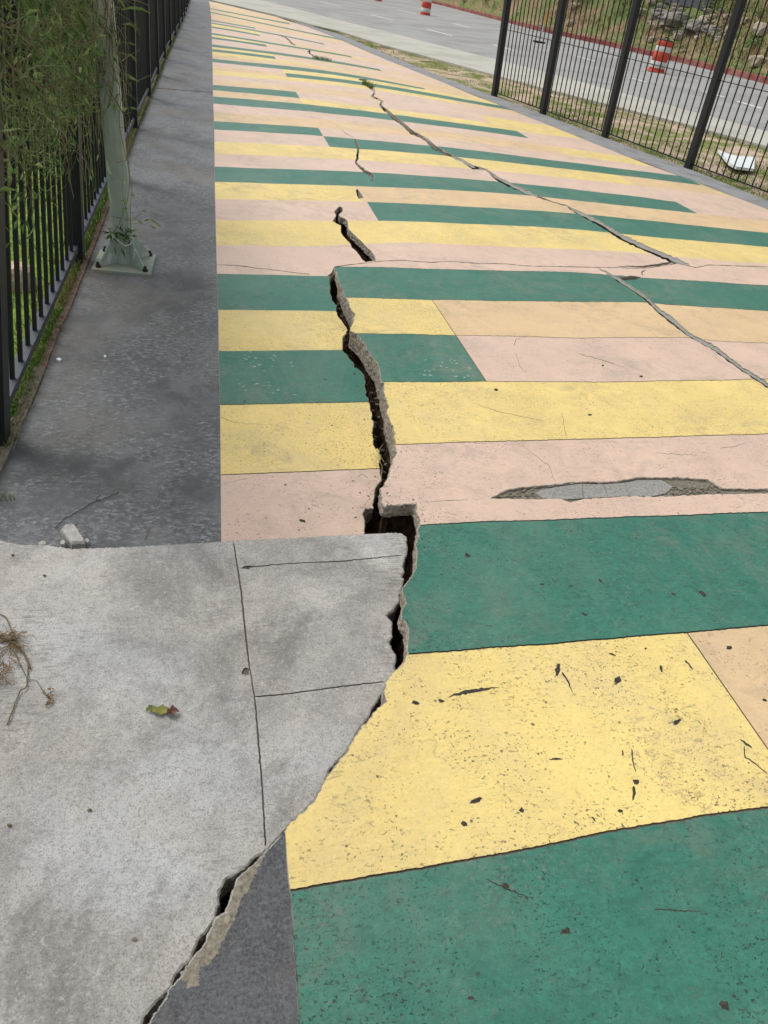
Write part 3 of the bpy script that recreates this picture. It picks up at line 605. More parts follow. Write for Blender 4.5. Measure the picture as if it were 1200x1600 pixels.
# floor of the chipped patch and its loose cement plates
def plate(mb, poly, zoff, th, to3=toR, m=0, bev=.0015):
    top = [to3(*p)+Vector((0, 0, zoff)) for p in poly]; n = len(top)
    c = sum(top, Vector())/n
    ins = [p+(c-p).normalized()*bev for p in top]; ed = [p-Vector((0, 0, bev)) for p in top]; lo = [p-Vector((0, 0, th)) for p in top]
    tr = tessellate_polygon([ins]); fs = [t if (ins[t[1]]-ins[t[0]]).cross(ins[t[2]]-ins[t[0]]).z > 0 else t[::-1] for t in tr]
    for i in range(n):
        j = (i+1) % n; fs += [(i, j, n+j, n+i), (n+i, n+j, 2*n+j, 2*n+i)]
    mb.add(ins+ed+lo, fs, m)
mb = MB(); plate(mb, [(750, 740), (1320, 735), (1320, 790), (750, 790)], -.0105, .02)
o = mb.build('patch_floor', M['patch']); o['kind'] = 'structure'
mb = MB()
for i, q in enumerate([[(836, 768), (855, 762), (885, 757), (910.6, 754.5), (911.6, 777), (880, 779), (850, 778)], [(911.4, 754.5), (943, 755), (950.6, 775), (912.4, 777)], [(943.8, 755), (976, 752.5), (984.6, 773), (951.4, 775)], [(976.8, 752.4), (998, 748), (1034, 748), (1052, 758), (1042, 769), (1020, 773.5), (985.4, 773.8)]]):
    plate(mb, rough(q, 3, .35, True, 80+i), -.0045-.0006*i, .012, bev=.0006)
o = mb.build('cement_repair', M['filler']); tag(o, kind='structure')
mb = MB()
for i in range(150):
    x = rs.choice([rs.uniform(772, 835), rs.uniform(1050, 1125)]); y = 764+(770-x)*.0+rs.uniform(-6, 9)
    if 790 > x and y < 770: y = 774
    plate(mb, blob(x, y, rs.uniform(2, 8), rs.uniform(1.2, 3.4), rs.uniform(-.4, .4), i), -.004-rs.uniform(0, .005), .009)
o = mb.build('loose_grit', M['patch']); tag(o, kind='stuff')

def fill_strip(name, pts, w, zoff, mat, to3):
    poly = crackpoly(pts, w, 4, .2, 3); p3 = [to3(*p)+Vector((0, 0, zoff)) for p in poly]
    tr = tessellate_polygon([p3]); mb = MB(); mb.add(p3, [t if (p3[t[1]]-p3[t[0]]).cross(p3[t[2]]-p3[t[0]]).z > 0 else t[::-1] for t in tr])
    o = mb.build(name, mat); o['kind'] = 'structure'; return o
fill_strip('crack_filler', [(705, 244), (727, 252), (742, 261)], [3, 6, 5], -.008, M['filler'], lambda x, y: P(x, y))
fill_strip('crack_filler', [(770, 273), (796, 286), (822, 299), (842, 307)], [3, 5, 5, 3], -.006, M['filler'], lambda x, y: P(x, y))
fill_strip('crack_filler', [(888, 321), (908, 333), (940, 347), (974, 368), (1004, 382), (1034, 394), (1064, 408), (1082, 416)], [3, 5, 6, 8, 9, 9, 9, 5], -.006, M['filler'], lambda x, y: P(x, y))
fill_strip('crack_filler', [(938, 419), (953, 427), (970, 437), (988, 449), (1011, 464), (1033, 485), (1051, 497), (1079, 522), (1094, 530), (1121, 544), (1144, 561), (1162, 574), (1189, 591), (1260, 637)], [3, 4, 5, 4, 4, 6, 8, 5, 6, 7, 6, 6, 7, 6], -.007, M['filler'], toR)

# ---- dark slate band on the left ----------------------------------------------------
DB_L = [(-60, 860), (0, 742), (22, 690), (48, 640), (66, 598), (72, 578), (96, 514), (112, 482), (128, 441), (144, 401), (180, 300), (215, 205), (240, 140), (262, 85), (297, 0), (312, -35)]
outF = [(-60, 876), (347, 872)] + [(x-.7, y) for x, y in MUR_L[::-1]] + [(325, -35)] + rough(DB_L[::-1], 4, .8, seed=41)[:-1]
gF = [[(235, 137), (270, 139), (340, 145)], [(230, 412), (290, 413), (345, 420)]]
HF = [crackpoly([(20, 705), (25, 690), (30, 676), (33, 668)], [1, 2.2, 2, .6], 3, .6, 42), crackpoly([(205, 137.5), (240, 137.5), (270, 139.5), (300, 142), (333, 144.5)], [1, 1.3, 1.4, 1.3, 1], 5, .3, 43), crackpoly([(248, 413), (290, 414), (337, 419)], [.5, .9, .6], 6, .5, 44)]
build_slab('dark_pavement_band', outF, HF, [], lambda x, y: 0, lambda x, y: P(x, y, -.001), [M['dark'], M['cwall'], M['soil']], wall=1, thick=.05, jag=.003)
# ---- dark wedge at the bottom, with its exposed mortar bed ---------------------------
outE = E_EDGE + [(474, 1725)] + [(x-1.6, y) for x, y in E_RIGHT[::-1][1:-1]]
outE = rough(E_EDGE, 2, 1.8, seed=51, sc=.3) + [(x-2.2, y) for x, y in E_RIGHT[::-1][:-1]]
bedpoly = rough([(417, 1331)]+BED_EDGE[1:], 2, 3.4, seed=52, sc=.35) + [(250, 1560), (230, 1590), (300, 1440), (380, 1340)]
bedline = rough(BED_EDGE, 2, 3.4, seed=52, sc=.35)
bp = np.array(bedline + [(240, 1570), (280, 1440), (400, 1320)])
build_slab('dark_pavement_wedge', outE, [], [bedline, [(284, 1528), (262, 1552)]], lambda x, y: 3 if (inpoly(x, y, bp)) else 0, toR, [M['darkwedge'], M['cwall'], M['soil'], M['bed']], wall=1, thick=.06, jag=.006, deep=.4)
# ---- light concrete slabs, lower left -----------------------------------------------
outD = rough([p for p in D_TOP if p[0] < 600 and p[1] < 870], 2.2, 1.4, seed=61, sc=.25)[:-1] + rough(rough([p for p in D_TOP if not (p[0] < 600 and p[1] < 870)], 6, 2., seed=161, sc=.9), 1.8, 1.3, seed=62, sc=.4) + [(-500, 1730)]
def groove(pts, w, seed): return crackpoly(pts, w, 3, 1.3, seed)
G1 = groove([(365, 848), (370, 880), (377, 925), (383, 985), (388, 1030), (393, 1060), (399, 1100), (404, 1160), (409, 1220), (412, 1270), (415, 1322)], [1.8, 2, 2.6, 3, 2.4, 2, 2.4, 3, 2.6, 2.6, 3], 62)
G2 = groove([(376, 887.5), (450, 880.5), (540, 876.5), (628, 867.5)], [1.8, 1.2, 1.6, 1.2], 63); G3 = groove([(397, 1089), (450, 1084), (530, 1073), (601, 1065)], [2.2, 1.8, 2, 1.6], 64)
H_D = [G1, G2, G3, blob(385.5, 886.5, 15, 6, -.05, 65), blob(383.5, 1049, 11, 10, 0, 66)]
HD2 = [np.array(h) for h in H_D]
def clsD(x, y): return None if any(inpoly(x, y, h) for h in HD2) else 0
build_slab('concrete_pavement', outD, [], [h+[h[0]] for h in H_D], clsD, lambda x, y: P(x, y, .06), [M['concrete'], M['cwall'], M['soil'], M['joint']], wall=1, thick=.06, jag=.005, deep=.38, lip=.004, sub=3)

# ------------------------------------------------------------------ earth below and around
def grid(name, x0, x1, y0, y1, nx, ny, zf, mat):
    vs = []; fs = []
    for j in range(ny+1):
        for i in range(nx+1):
            x = x0+(x1-x0)*i/nx; y = y0+(y1-y0)*j/ny; vs.append((x, y, zf(x, y)))
    for j in range(ny):
        for i in range(nx):
            a = j*(nx+1)+i; fs.append((a, a+1, a+nx+2, a+nx+1))
    mb = MB(); mb.add(vs, fs); return tag(mb.build(name, mat, smooth=True), kind='structure')
def nz(x, y, s, z=0): return noise.fractal(Vector((x*s, y*s, z)), 1, 2, 4)
grid('earth', -.7, 3.5, .1, 7.5, 170, 300, lambda x, y: -.21+.05*nz(x, y, 9), M['soil'])
grid('ground', -500, 600, -300, 900, 30, 30, lambda x, y: -.62, M['earth'])
grid('lawn', -9, -.705, -1, 40, 60, 180, lambda x, y: -.03+.02*nz(x, y, 2)-(max(0, -x-1.2)*.08), M['lawn'])
grid('lawn', -60, -9, -20, 120, 20, 40, lambda x, y: -.68+.05*nz(x, y, .3), M['lawn'])

# ------------------------------------------------------------------ border strip, verge, sidewalk, road, kerb, bank
SX = [250, 330, 430, 491, 530, 600, 700, 840, 940, 1075, 1200, 1400, 1650]
R0 = [(-17, 0), (2.5, 0), (26, 0), (45.5, 0), (61.5, 0), (92, 0), (132, 0), (188.5, 0), (229, 0), (280, 0), (327.5, 0), (408, 0), (508, 0)]
R1 = [(-17.2, 0), (1.8, 0), (25, 0), (42, 0), (53, 0), (83, 0), (124, 0), (175, 0), (213.5, 0), (263, 0), (313.5, 0), (393, 0), (492, 0)]
R2 = [(-17.4, 0), (1.5, 0), (24.5, 0), (41, .0), (50, .01), (72, .04), (99, .08), (137.5, .13), (163, .16), (197, .19), (232, .2), (287, .2), (352, .2)]
R3 = [(-50, 0), (-15, 0), (6, .02), (23, .05), (33, .08), (50, .12), (76, .19), (111, .27), (139, .3), (175, .34), (208, .36), (260, .38), (325, .4)]
R4 = [(-76, .9), (-62, .9), (-48, .9), (-38, .9), (-29, .9), (-13, .9), (11, .9), (48, .9), (70, .9), (101, .9), (132, .9), (182, .9), (245, .9)]
def rail(R, i, t=0.):
    """point on a surveyed line at station i + t"""
    if i >= len(SX)-1: i, t = len(SX)-2, 1.
    a = P(SX[i], R[i][0], R[i][1]); b = P(SX[i+1], R[i+1][0], R[i+1][1]); return a.lerp(b, t)
def strip(name, RA, RB, mat, n=6, m=1, za=0, zb=0, bump=0, kind='structure', i0=0, lo=None, s=1.):
    vs = []; fs = []; rows = 0
    for i in range(i0, len(SX)-1):
        for q in range(n if i < len(SX)-2 else n+1):
            t = q/n; a = rail(RA, i, t)+Vector((0, 0, za)); b = rail(RB, i, t)+Vector((0, 0, zb))
            for j in range(m+1):
                p = a.lerp(b, j/m)
                if bump and 0 < j < m: p.z += bump*nz(p.x, p.y, s)
                vs.append(p)
            rows += 1
    for r in range(rows-1):
        for j in range(m): a = r*(m+1)+j; fs.append((a, a+1, a+m+2, a+m+1))
    mb = MB(); mb.add(vs, fs); return tag(mb.build(name, mat), kind=kind)
strip('border_strip', R0, R1, M['strip'], 3)
strip('verge', R1, R2, M['verge'], 14, 14, -.012, -.02, .025)
strip('sidewalk', R2, R3, M['walk'], 3, 1, .03, .03)
strip('sidewalk_edge', R2, R2, M['walk'], 3, 1, -.15, .03)
road_o = strip('road', R3, R4, M['asphalt'], 4, 6, .028, 0)
from mathutils.bvhtree import BVHTree
road_bvh = BVHTree.FromPolygons([v.co for v in road_o.data.vertices], [tuple(p.vertices) for p in road_o.data.polygons])
def on_road(p):
    h = road_bvh.ray_cast(Vector((p.x, p.y, 5)), Vector((0, 0, -1)))[0]; return (h if h else p)+Vector((0, 0, .006))
R4b = [(y, z) for y, z in R4]
def rad(p, d, dz=0): h = Vector((p.x, p.y, 0)); L = h.length; return Vector((p.x*(1+d/L), p.y*(1+d/L), p.z+dz))
def out_strip(name, prof, mat, n=8, bump=0, s=.3, i0=0):
    vs = []; fs = []; rows = 0; m = len(prof)
    for i in range(i0, len(SX)-1):
        for q in range(n if i < len(SX)-2 else n+1):
            p = rail(R4, i, q/n)
            for j, (d, dz) in enumerate(prof):
                v = rad(p, d, dz)
                if bump and j > 1: v.z += bump*min(1, (j-1)/4)*nz(v.x, v.y, s)
                vs.append(v)
            rows += 1
    for r in range(rows-1):
        for j in range(m-1): a = r*m+j; fs.append((a, a+1, a+m+1, a+m))
    mb = MB(); mb.add(vs, fs); return mb.build(name, mat, smooth=bool(bump))
kb = out_strip('kerb', [(0, -.1), (.02, .17), (.22, .19), (.24, .0)], M['redkerb']); kb['kind'] = 'structure'
bank_prof = [(.2, .12), (.6, .15), (1.5, .2), (2.5, .3), (3.2, .55), (4, .95)]+[(4+i*.7, .95+i*.46) for i in range(1, 24)]
bk = out_strip('bank', bank_prof, M['bank'], 14, .35, .35, 2); bk['kind'] = 'structure'
bank_me = bk.data
# lane dashes on the road
def road_pt(px, py): 
    i = max(0, min(len(SX)-2, sum(1 for s in SX if s <= px)-1)); t = (px-SX[i])/(SX[i+1]-SX[i])
    ya = R3[i][0]+(R3[i+1][0]-R3[i][0])*t; yb = R4[i][0]+(R4[i+1][0]-R4[i][0])*t
    za = R3[i][1]+(R3[i+1][1]-R3[i][1])*t+.028; zb = .9
    a = P(px, ya, za-.028)+Vector((0, 0, .028)); b = P(px, yb, zb)
    lo, hi = 0., 1.
    for _ in range(30):
        mid = (lo+hi)/2
        if proj(a.lerp(b, mid))[1] > py: lo = mid
        else: hi = mid
    return a.lerp(b, lo)
mb = MB()
for (x0, y0), (x1, y1) in [((580, 23), (616, 32)), ((668, 46), (706, 56)), ((708, 37), (734, 43)), ((620, 15), (650, 22)), ((498, 2), (532, 10)), ((770, 70), (800, 78)), ((900, 88), (930, 96)), ((1098, 143), (1130, 152)), ((985, 122), (1010, 129)), ((1150, 158), (1190, 170))]:
    a = road_pt(x0, y0)+Vector((0, 0, .012)); b = road_pt(x1, y1)+Vector((0, 0, .012)); s_ = (b-a).cross(Vector((0, 0, 1))).normalized()*.08
    vs = []
    for q in range(13): c_ = a.lerp(b, q/12); vs += [on_road(c_-s_), on_road(c_+s_)]
    mb.add(vs, [(2*q, 2*q+2, 2*q+3, 2*q+1) for q in range(12)])
tag(mb.build('lane_marking', M['lane']), kind='structure')

# ------------------------------------------------------------------ rusty edging between band and grass
ED = [(-40, 826), (0, 736), (20, 692), (44, 642), (60, 600), (70, 576), (93, 514), (110, 480), (125, 441), (141, 401), (178, 299), (213, 204), (238, 139), (260, 84), (295, -1)]
def edging(name, pts, mat, z0, z1, wl, lab, seed, jit=0.):
    a = rough(pts, 5, .8+jit, seed=seed); mb = MB(); vs = []; fs = []
    for i, p in enumerate(a):
        q = P(*p); w = wl*(1+.25*noise.noise(Vector((i*.3, seed, 0)))); z = z1*(1+.5*noise.noise(Vector((i*.21, seed, 2)))) if jit else z1
        vs += [q+Vector((.004, 0, z0)), q+Vector((.002, 0, z)), q+Vector((-w*.5, 0, z*1.15)), q+Vector((-w, 0, z)), q+Vector((-w-.003, 0, z0))]
    for i in range(len(a)-1):
        for j in range(4): b = i*5+j; fs.append((b, b+5, b+6, b+1))
    n = len(a)
    fs += [(0, 1, 2, 3, 4), tuple((n-1)*5+j for j in (4, 3, 2, 1, 0))]
    mb.add(vs, fs); return tag(mb.build(name, mat), lab, 'edging')
edging('steel_edging', ED[5:10][::1], M['rust'], -.08, .007, .024, 'rusty reddish brown steel edging strip beside the lamp post base', 71)
edging('steel_edging', ED[9:], M['rust'], -.08, .007, .022, 'thin faded rusty edging running into the distance along the black fence', 72)
edging('mortar_edging', ED[:6], M['mortar'], -.08, .008, .04, 'crumbled pinkish mortar edging beside the nearest grass tuft, lower left', 73, .8)

# ------------------------------------------------------------------ left fence
def lean_for(p, slope, h=.5):
    """sideways lean whose look matches the surveyed slope of the bar"""
    lo, hi = -.1, .6
    x0, y0 = proj(p)
    for _ in range(30):
        a = (lo+hi)/2; x1, y1 = proj((p[0]+a*h, p[1], p[2]+h)); s_ = (x0-x1)/(y0-y1)
        if s_ > slope: lo = a
        else: hi = a
    return (lo+hi)/2
def lf_lean(y):
    yy = max(2.3, min(y, 5.)); return min(.22, max(.05, lean_for((-.8, yy, .08), .05)))*(1 if y < 5 else max(.35, 1-(y-5)*.1))
LEAN = {}
def lfx(y): return -.785 + .02*math.sin(y*.35) + (.03 if y > 7 else 0) * min(1, (y-7)/3 if y > 7 else 0)
def lf(y, z): return Vector((lfx(y)+lf_lean(y)*z, y, z))
FH = 1.85
fence = tag(empty('black_fence', (-.8, 0, 0)), 'black steel picket fence on the left, hung with a climbing plant', 'fence')
posts_y = [.35, 2.23, 4.12, 6.0, 7.9, 9.8, 11.7, 13.6, 15.5, 17.4, 19.3, 21.2, 23.1, 25, 26.9, 28.8, 30.7]
for y in posts_y:
    mb = MB(); a = lf(y, -.25); b = lf(y, FH+.15); mb.bar(a, b, .085, .085, (1, 0, 0)); mb.bar(b, b+Vector((0, 0, .015)), .1, .1, (1, 0, 0)); child_mesh(mb, 'post', M['black'], fence)
# little steel foot plates at the nearest whole post
npk = 0; far = MB()
for a, b in zip(posts_y[:-1], posts_y[1:]):
    near = b < 14
    if near:
        for z, w in ((.085, .045), (FH-.1, .035)):
            mb = MB(); mb.bar(lf(a+.045, z), lf(b-.045, z), w, .028, (1, 0, 0)); child_mesh(mb, 'rail', M['bluegrey'], fence)
    n = 12; 
    for i in range(n):
        y = a+(b-a)*(i+1)/(n+1)
        if near:
            m2 = MB(); m2.bar(lf(y, .07), lf(y, FH-.02), .016, .016, (1, 0, 0)); 
            child_mesh(m2, 'picket', M['black'], fence); npk += 1
        else: far.bar(lf(y, .07), lf(y, FH-.02), .018, .018, (1, 0, 0), caps=False)
    if not near:
        for z, w in ((.085, .045), (FH-.1, .035)): far.bar(lf(a+.045, z), lf(b-.045, z), w, .028, (1, 0, 0), m=1)
o = child_mesh(far, 'far_pickets', [M['black'], M['bluegrey']], fence); o['kind'] = 'stuff'

# ------------------------------------------------------------------ right fence
rf = tag(empty('iron_fence', (7.35, 10.39, 0)), 'tall black steel picket fence on the right, between the painted path and the road', 'fence')
B0 = Vector((5.96, 16.03, 0)); B3 = Vector((7.345, 10.39, 0)); dv = (B3-B0)/3
base = [P(772, 150), P(848, 178), P(945, 214), P(1075, 263)]; base += [base[-1]+dv*1.0, base[-1]+dv*2.0]
for p in base: p.z = 0
rl = lean_for(base[3], .363, 1.5)
def rfp(p, z): return Vector((p.x+rl*z, p.y, z))
dn = dv.normalized(); RH = 2.35
for p in base:
    mb = MB(); mb.bar(rfp(p, -.3), rfp(p, RH+.1), .10, .10, dn); mb.bar(rfp(p, RH+.1), rfp(p, RH+.12), .115, .115, dn); child_mesh(mb, 'post', M['black'], rf)
for a, b in zip(base[:-1], base[1:]):
    for z, w in ((.07, .018), (1.18, .011), (RH-.1, .03)):
        mb = MB(); mb.bar(rfp(a+dn*.05, z), rfp(b-dn*.05, z), w, w, (0, 0, 1)); child_mesh(mb, 'rail', M['black'], rf)
    for i in range(13):
        p = a.lerp(b, (i+1)/14)
        m2 = MB(); m2.tube([rfp(p, .06), rfp(p, RH)], .0108, 6); child_mesh(m2, 'picket', M['black'], rf)

# ------------------------------------------------------------------ lamp post
pc = (P(145, 427)+P(239, 432)+P(244, 401)+P(152, 393))/4; pc.z = 0
lp = tag(empty('lamp_post', pc), 'sage green steel lamp post with peeling paint, bolted to the dark band', 'lamp post')
LPZ = .018
ang = -.03
def rot(x, y, a=ang): return Vector((x*math.cos(a)-y*math.sin(a), x*math.sin(a)+y*math.cos(a), 0))
HW, HD = .158, .165
mb = MB(); ring = []
for sx, sy in ((-1, -1), (1, -1), (1, 1), (-1, 1)):
    for t in range(4):
        a = math.atan2(sy, sx)-math.pi/4+t*math.pi/6; ring.append(pc+rot(sx*(HW-.015)+.015*math.cos(a), sy*(HD-.015)+.015*math.sin(a)))
n = len(ring); vs = [p+Vector((0, 0, -.002)) for p in ring]+[p+Vector((0, 0, LPZ-.003)) for p in ring]+[p.lerp(pc, .02)+Vector((0, 0, LPZ)) for p in ring]
fs = [(i, (i+1) % n, n+(i+1) % n, n+i) for i in range(n)]+[(n+i, n+(i+1) % n, 2*n+(i+1) % n, 2*n+i) for i in range(n)]+[tuple(2*n+i for i in range(n))]
mb.add(vs, fs); child_mesh(mb, 'base_plate', M['plate'], lp)
mb = MB(); ptop = 5.2; mb.tube([pc+Vector((0, 0, LPZ)), pc+Vector((0, 0, .6)), pc+Vector((.0, 0, 2)), pc+Vector((0, 0, ptop))], [.058, .054, .047, .034], 12); child_mesh(mb, 'pole', M['pole'], lp)
for sx, sy in ((-1, -1), (1, -1), (1, 1), (-1, 1)):
    mb = MB(); d = rot(sx, sy).normalized(); s_ = Vector((-d.y, d.x, 0))*.004; a = pc+d*.05; b = pc+d*.175
    z0 = Vector((0, 0, LPZ)); vs = []
    for q in (-s_, s_): vs += [a+q+z0, b+q+z0, b+q+z0+Vector((0, 0, .012)), a+q+z0+Vector((0, 0, .165)), a-d*.0+q+z0+Vector((0, 0, .165))]
    mb.add(vs, [(0, 1, 2, 3), (8, 7, 6, 5), (0, 5, 6, 1), (1, 6, 7, 2), (2, 7, 8, 3)]); child_mesh(mb, 'gusset', M['pole'], lp)
for sx, sy in ((-1, -1), (1, -1), (1, 1), (-1, 1)):
    mb = MB(); c = pc+rot(sx*(HW-.032), sy*(HD-.032)); mb.tube([c+Vector((0, 0, LPZ)), c+Vector((0, 0, LPZ+.012))], .016, 6); mb.tube([c+Vector((0, 0, LPZ+.012)), c+Vector((0, 0, LPZ+.028))], .008, 8); child_mesh(mb, 'bolt', M['bolt'], lp)
mb = MB(); arm = [pc+Vector((0, 0, ptop-.1)), pc+Vector((.25, 0, ptop+.1)), pc+Vector((.8, 0, ptop+.2))]; mb.tube(arm, [.03, .026, .024], 8); child_mesh(mb, 'arm', M['pole'], lp)
mb = MB(); q = pc+Vector((1.0, 0, ptop+.2)); mb.bar(q-Vector((.25, 0, 0)), q+Vector((.25, 0, 0)), .18, .07, (0, 1, 0)); child_mesh(mb, 'lamp_head', M['plate'], lp)

# ------------------------------------------------------------------ vines
def rv(s=1.): return Vector((random.uniform(-s, s), random.uniform(-s, s), random.uniform(-s, s)))
def vb(px): return float(np.interp(px, [-200, 0, 40, 80, 110, 140, 165, 180, 210], [370, 340, 310, 270, 230, 185, 95, 20, -60]))
def strand(mb, lf_mb, p, d, L, r, droop=1., wander=.35, n=9, leaves=2, lsize=(.03, .07), m=0, lm=(0, 1), wl=.2, cull=None):
    p0 = p.copy(); pts = [p.copy()]; st = L/n; d = d.normalized()
    for i in range(n):
        d = (d+rv(wander)+Vector((0, 0, -droop*.25))).normalized(); p = p+d*st; pts.append(p.copy())
    if cull is not None:
        qx, qy = proj(pts[-1]); q0, q1 = proj(pts[0])
        if max(qy-vb(qx), q1-vb(q0)) > cull: return pts
    mb.tube(pts, [r*(1-.6*i/n) for i in range(n+1)], 3, m, cap=False)
    for _ in range(leaves):
        i = random.randint(1, n); L2 = random.uniform(*lsize)
        dd_ = ((pts[i]-pts[i-1]).normalized()*.6+rv(.8)+Vector((0, 0, -.3)))
        lf_mb.leaf(pts[i], dd_, rv(1)+Vector((.4, -.4, .6)), L2, L2*random.uniform(wl*.7, wl*1.3), random.uniform(-.2, .4), random.choice(lm))
    return pts
vroot = tag(empty('climbing_plant', (-.75, 4.3, 0)), 'dense tangle of dry stems and narrow green leaves hanging over the left fence', 'climbing plant')
st = MB(); lv = MB()
random.seed(11)
for i in range(6500):
    y = 2.05+random.random()**.9*4.1
    z = random.uniform(.45, 1.75); dx = random.uniform(-.12, .12)
    p = lf(y, z)+Vector((dx, 0, 0)); L = random.uniform(.1, .42)
    strand(st, lv, p, Vector((random.uniform(-.5, .5), random.uniform(-1, 1), random.uniform(-.9, .6))), L, random.choice((.0009, .0012, .0016, .003)), random.choice((0, .3, .8)), .5, 8, random.choice((0, 1, 2, 3, 4)), (.018, .055), random.choice((1, 2, 2, 3, 3)), (0, 0, 1), .26, cull=random.choice((-30, -15, 0, 0, 25)))
for i in range(70):      # long loose tendrils below the mass
    y = random.uniform(2.2, 4.6); p = lf(y, random.uniform(.6, 1.0))+Vector((random.uniform(0, .1), 0, 0))
    strand(st, lv, p, Vector((random.uniform(-.1, .2), random.uniform(-.4, .4), -1)), random.uniform(.2, .5), .0018, .8, .5, 12, 2, (.03, .07), random.choice((0, 1, 2)), cull=90)
for i in range(34):      # bundle of straight hanging stems behind the post
    y = random.uniform(4.25, 5.2); p = lf(y, random.uniform(.8, 1.2))+Vector((random.uniform(0, .08), 0, 0))
    strand(st, lv, p, Vector((.02, random.uniform(-.15, .1), -1)), random.uniform(.5, .85), .0026, .8, .12, 9, 1, (.03, .06), random.choice((0, 2)), cull=150)
child_mesh(st, 'stems', [M['stem'], M['stem2'], M['stem3']], vroot); child_mesh(lv, 'foliage', [M['leaf'], M['leaf2']], vroot)

pv = tag(empty('twining_vine', pc), 'thin twining vine with a few long leaves wound round the green lamp post', 'vine')
st = MB(); lv = MB(); random.seed(5)
def pr(z): return .058-.0055*z
for ph, z0, z1, tw, r in ((0., .35, 1.9, 5., .0022), (2., .6, 2.0, -3.6, .0026), (4., .2, 1.9, 2.6, .002), (1., .9, 2.0, 7, .0018), (5.2, 1.0, 2.0, -6, .0022), (3.1, .7, 1.9, 1.2, .003)):
    pts = []
    for i in range(60):
        z = z0+(z1-z0)*i/59; a = ph+tw*z+.6*math.sin(z*9+ph); R_ = pr(z)+.006+.012*abs(math.sin(z*7+ph)); pts.append(pc+Vector((math.cos(a)*R_, math.sin(a)*R_, z)))
    st.tube(pts, r, 4, random.choice((0, 1, 2)))
# brown rope of dead stems near the top and long arching leaves
for i in range(45):
    z = random.uniform(.95, 1.35); a = random.uniform(-2.4, -.4); p = pc+Vector((math.cos(a)*(pr(z)+.01), math.sin(a)*(pr(z)+.01), z))
    strand(st, lv, p, Vector((random.uniform(-.2, .3), -.2, -1)), random.uniform(.08, .3), .0018, .4, .3, 7, random.choice((0, 0, 1)), (.03, .06), random.choice((0, 1, 1)))
for i in range(75):
    z = random.uniform(.72, 1.6); a = random.uniform(-2.9, .6); p = pc+Vector((math.cos(a)*(pr(z)+.01), math.sin(a)*(pr(z)+.01), z))
    strand(st, lv, p, Vector((math.cos(a), math.sin(a), random.uniform(-.6, .4))), random.uniform(.05, .2), .0014, .6, .45, 6, random.choice((0, 1, 1, 2)), (.03, .08), random.choice((0, 2)))
def at_x(px, py, y):                     # point on the plane y = const
    w = ray(px, py); t = y/w[1]; return Vector((w[0]*t, y, H+w[2]*t))
for pts, w in (([(190, 15), (205, 12), (222, 14), (235, 21)], .012), ([(192, 38), (203, 37), (213, 43), (219, 55)], .013), ([(188, 60), (180, 75), (190, 90)], .01)):
    q = [at_x(x, y, pc.y-.05) for x, y in pts]; sd_ = Vector((0, -.3, 1)).normalized()
    n = len(q); vs = []; 
    for i, p in enumerate(q):
        ww = w*math.sin(math.pi*(i+.35)/(n-.3))*.5; vs += [p+sd_*ww, p-sd_*ww]
    lv.add(vs, [(2*i, 2*i+1, 2*i+3, 2*i+2) for i in range(n-1)], 1)
for pts in ([(184, 108), (200, 122), (215, 126), (235, 118)], [(180, 82), (200, 86), (210, 82), (218, 78)], [(190, 95), (196, 92), (204, 85), (210, 90), (213, 97)], [(185, 197), (192, 200), (203, 188)], [(188, 170), (195, 178), (205, 176)], [(196, 40), (197, 170)],
            [(200, 160), (203, 210), (199, 245), (204, 280), (206, 300), (203, 340), (204, 360)], [(192, 280), (190, 300), (200, 340), (206, 345)], [(165, 215), (170, 235), (182, 255), (198, 250), (202, 240)], [(204, 345), (215, 338), (222, 330)], [(205, 348), (225, 350), (238, 347), (248, 350)], [(204, 345), (190, 340), (172, 337), (166, 345)]):
    st.tube([at_x(x, y, pc.y-.075+random.uniform(-.01, .01)) for x, y in rough(pts, 6, 1.5, seed=pts[0][0])], .0017, 4, random.choice((0, 2)))
for x, y, a in ((199, 312, 3), (200, 325, 3), (220, 330, -.6), (233, 343, 0), (234, 352, .3), (214, 343, .6), (242, 348, .4), (204, 300, 1), (225, 345, -1), (202, 168, -.3)):
    p = at_x(x, y, pc.y-.085); lv.leaf(p, Vector((math.cos(a), -.3, -math.sin(a)*.6-.2)), rv(.4)+Vector((0, -1, .5)), random.uniform(.03, .05), .012, .2, 1)
child_mesh(st, 'stems', [M['stem'], M['stem2'], M['stem3']], pv); child_mesh(lv, 'foliage', [M['leaf'], M['leaf2']], pv)
# sprig and white tie at the foot
sp = tag(empty('wilted_sprig', pc+Vector((0, -.08, .18))), 'dark green wilted sprig wedged around the foot of the green post', 'sprig')
lv = MB(); random.seed(8)
for i in range(40):
    a = random.uniform(-2.6, -.5); p = pc+Vector((math.cos(a)*.075, math.sin(a)*.075, random.uniform(.17, .215)))
    lv.leaf(p, Vector((random.uniform(-.9, .9), -.25, random.uniform(-.6, .4))), Vector((0, -1, .3))+rv(.3), random.uniform(.025, .06), .009, .3, random.choice((0, 0, 1)))
for x, y, x2, y2 in ((178, 385, 182, 400), (188, 385, 195, 403), (192, 388, 196, 405)):
    a = at_x(x, y, pc.y-.085); b = at_x(x2, y2, pc.y-.1); lv.leaf(a, b-a, Vector((0, -1, 0)), (b-a).length, .009, .1, 0)
child_mesh(lv, 'leaves', [M['leaf'], M['leaf2']], sp)
tie = MB(); 
for pts in ([(174, 366), (177, 370), (183, 374), (189, 379), (195, 384), (200, 383.5), (204, 381), (208, 374), (206, 369)],):
    tie.tube([at_x(x, y, pc.y-.085) for x, y in pts], .0035, 5)
tag(tie.build('plastic_tie', M['paleplastic']), 'broken white plastic tie hanging at the foot of the green post', 'cable tie')

